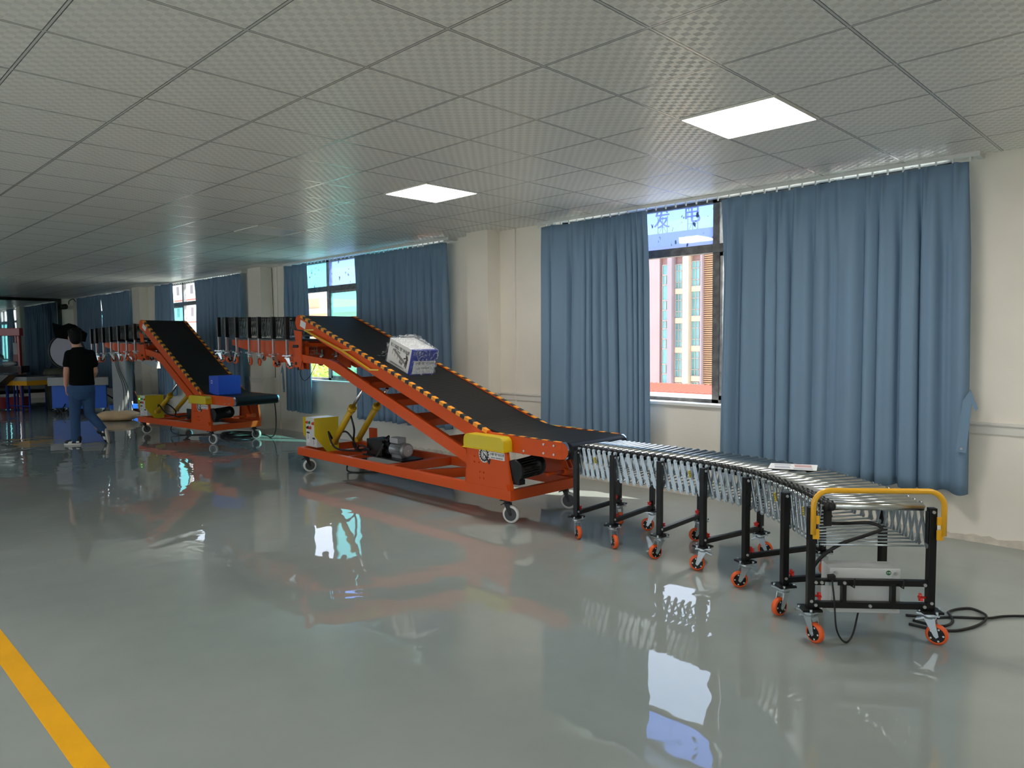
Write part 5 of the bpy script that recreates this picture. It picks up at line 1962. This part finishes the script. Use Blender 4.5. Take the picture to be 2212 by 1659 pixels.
# body: one continuous surface
q = MB()
ellip(q, HC, 0.074, 0.092, 0.105)
ellip(q, HC + V(-0.012, 0.035, -0.055), 0.055, 0.06, 0.062)          # jaw, turned away to the left
q.capsule(HC + V(-0.045, 0.085, -0.005), HC + V(-0.052, 0.105, -0.03), 0.012, 0.016)   # nose
q.capsule(HC + V(-0.06, 0.085, -0.06), HC + V(-0.025, 0.10, -0.06), 0.010, 0.010)      # lips
ellip(q, HC + V(-0.074, 0.0, -0.01), 0.012, 0.022, 0.032)            # ears
ellip(q, HC + V(0.076, 0.02, -0.01), 0.012, 0.022, 0.032)
q.capsule(V(0.15, 0.0, 1.42), V(0.135, 0.0, 1.55), 0.062, 0.056)
torso(q, [(0.19, 0.0, 0.84, 0.15, 0.10), (0.19, 0.0, 0.95, 0.155, 0.11), (0.19, 0.0, 1.08, 0.145, 0.10), (0.185, 0.0, 1.22, 0.155, 0.105), (0.185, 0.0, 1.34, 0.16, 0.10), (0.18, 0.0, 1.42, 0.12, 0.075), (0.16, 0.0, 1.47, 0.06, 0.055)])
sh_l, el_l, wr_l = V(0.045, 0.0, 1.375), V(0.0, -0.02, 1.09), V(-0.012, 0.03, 0.90)
sh_r, el_r, wr_r = V(0.325, 0.0, 1.375), V(0.375, 0.03, 1.10), V(0.33, 0.16, 0.96)
for a, b_, c in ((sh_l, el_l, wr_l), (sh_r, el_r, wr_r)):
    q.capsule(a, b_, 0.055, 0.042)
    q.capsule(b_, c, 0.042, 0.028)
for a, b_, c in ((hip_l, kn_l, an_l), (hip_r, kn_r, an_r)):
    q.capsule(a, b_, 0.088, 0.056)
    q.capsule(b_, c, 0.055, 0.037)
for (wr, dn, sd_, fw) in ((wr_l, Vector((0, 0, -1)), TT, DD), (wr_r, (DD * 0.7 - Vector((0, 0, 0.5)) - TT * 0.4).normalized(), TT, DD)):
    # palm
    sd2 = (fw - fw.dot(dn) * dn).normalized() if abs(fw.dot(dn)) < 0.9 else TT
    th_ = dn.cross(sd2).normalized()
    for k in range(4):
        w_ = (k - 1.5) * 0.019
        base = wr + dn * 0.02 + sd2 * w_ * 0.6
        kn = wr + dn * 0.085 + sd2 * w_
        q.capsule(base, kn, 0.013, 0.0115, 10)
        ln = (0.036, 0.042, 0.039, 0.03)[k]
        p1 = kn + dn * ln + th_ * 0.006
        q.capsule(kn, p1, 0.0095, 0.0085, 10)
        p2 = p1 + (dn * 0.85 + th_ * 0.5).normalized() * ln * 0.75
        q.capsule(p1, p2, 0.0085, 0.0075, 10)
    b0_ = wr + dn * 0.03 + sd2 * 0.022
    m0 = b0_ + (dn * 0.7 + sd2 * 0.7).normalized() * 0.038
    q.capsule(b0_, m0, 0.013, 0.0105, 10)
    q.capsule(m0, m0 + (dn * 0.95 + sd2 * 0.2).normalized() * 0.03, 0.0105, 0.008, 10)
rmesh(q, 'body', M_skin, 0.0075, person, 3)
# eyes and brows (they look away from the viewer)
q = MB()
for s_ in (-0.052, -0.008):
    q.ball(HC + V(s_, 0.084, 0.01), 0.010, seg=10)
q.done('eyes', M_white, person)
# hair
q = MB()
ellip(q, HC + V(0.006, -0.012, 0.028), 0.088, 0.10, 0.105)
ellip(q, HC + V(0.012, -0.030, -0.02), 0.084, 0.082, 0.10)
for k in range(22):
    a = 2 * PI * k / 22
    rnd_ = random.Random(k)
    ellip(q, HC + V(0.008 + 0.068 * math.cos(a), -0.015 + 0.05 * math.sin(a), 0.07 + rnd_.uniform(-0.04, 0.045)), 0.03, 0.03, 0.028, 8)
hr = rmesh(q, 'hair', mat('black_hair', (7, 6, 6), 0.6, bump=(160, 0.6), spec=0.2), 0.009, person, 3)
# t-shirt
q = MB()
torso(q, [(0.195, 0.0, 0.895, 0.168, 0.128), (0.195, 0.0, 0.93, 0.170, 0.128), (0.192, 0.0, 1.05, 0.163, 0.12), (0.19, 0.0, 1.18, 0.168, 0.12), (0.187, 0.0, 1.30, 0.176, 0.118), (0.187, 0.0, 1.37, 0.172, 0.105), (0.182, 0.0, 1.42, 0.135, 0.085), (0.165, 0.0, 1.455, 0.082, 0.072), (0.155, 0.0, 1.475, 0.070, 0.064)])
q.capsule(V(0.05, 0.0, 1.365), V(0.018, -0.01, 1.215), 0.068, 0.064)
q.capsule(V(0.325, 0.0, 1.365), V(0.36, 0.01, 1.215), 0.068, 0.064)
rmesh(q, 't_shirt', mat('black_cotton', (7, 7, 8), 0.9, bump=(14, 0.5), spec=0.15), 0.010, person, 3)
# jeans
M_jean = mat('blue_denim', (48, 78, 118), 0.85, bump=(16, 0.6), vary=(7, 0.16))
q = MB()
torso(q, [(0.19, 0.0, 0.93, 0.162, 0.116), (0.19, 0.0, 0.86, 0.174, 0.125), (0.19, -0.005, 0.80, 0.178, 0.13), (0.19, 0.0, 0.72, 0.165, 0.115), (0.19, 0.0, 0.68, 0.13, 0.09)])
for a, b_, c, r2_ in ((hip_l + V(0, 0, -0.06), kn_l, an_l + V(0, 0, 0.0), 0.066), (hip_r + V(0, 0, -0.06), kn_r, an_r + V(0, 0, 0.02), 0.060)):
    q.capsule(a, b_, 0.098, 0.074)
    m_ = (b_ + c) / 2 + V(0.005, 0, 0)
    q.capsule(b_, m_, 0.073, 0.066)
    q.capsule(m_, c, 0.066, r2_)
rmesh(q, 'jeans', M_jean, 0.010, person, 2)
# shoes
M_shoe = mat('black_sneaker', (26, 26, 28), 0.6)
M_sole = mat('white_rubber_sole', (220, 215, 205), 0.6)
def shoe(c, fw, up, nm):
    fw = fw.normalized()
    up = (up - fw * up.dot(fw)).normalized()
    sd_ = fw.cross(up)
    q = MB()
    def W_(a, b__, h):
        return c + fw * a + sd_ * b__ + up * h
    outl = [(-0.085, 0.03), (-0.09, 0.0), (-0.085, -0.03), (-0.02, -0.036), (0.06, -0.046), (0.12, -0.04), (0.155, -0.01), (0.15, 0.02), (0.10, 0.044), (0.04, 0.042), (-0.02, 0.036)]
    q.prism([W_(a, b__, 0.0) for a, b__ in outl], up * 0.028)
    s_ = q.done('shoe', M_sole, person, bevel=0.006)
    q = MB()
    q.capsule(W_(-0.045, 0, 0.055), W_(0.02, 0, 0.055), 0.042, 0.045)
    q.capsule(W_(0.0, 0, 0.052), W_(0.11, 0, 0.038), 0.043, 0.034)
    q.capsule(W_(-0.045, 0, 0.05), W_(-0.05, 0, 0.10), 0.042, 0.044)
    q.bm.verts.ensure_lookup_table()
    rmesh(q, 'shoe_upper', M_shoe, 0.008, s_, 3)
    q = MB()
    for sg in (-1, 1):
        q.prism([W_(0.03, sg * 0.047, 0.03), W_(0.085, sg * 0.045, 0.03), W_(0.07, sg * 0.044, 0.055), W_(0.02, sg * 0.046, 0.065)], sd_ * sg * 0.004)
        q.prism([W_(-0.075, sg * 0.042, 0.04), W_(-0.03, sg * 0.045, 0.035), W_(-0.035, sg * 0.045, 0.06), W_(-0.07, sg * 0.043, 0.06)], sd_ * sg * 0.004)
    q.done('shoe_panel', M_white, s_)
shoe(V(0.075, 0.0, 0.0), (-TT * 0.92 + DD * 0.38), Vector((0, 0, 1)), 'l')
shoe(V(0.505, -0.075, 0.15), (TT * 0.18 - Vector((0, 0, 1)) + DD * 0.15), (-TT * 0.9 - Vector((0, 0, 0.2)) + DD * 0.35), 'r')
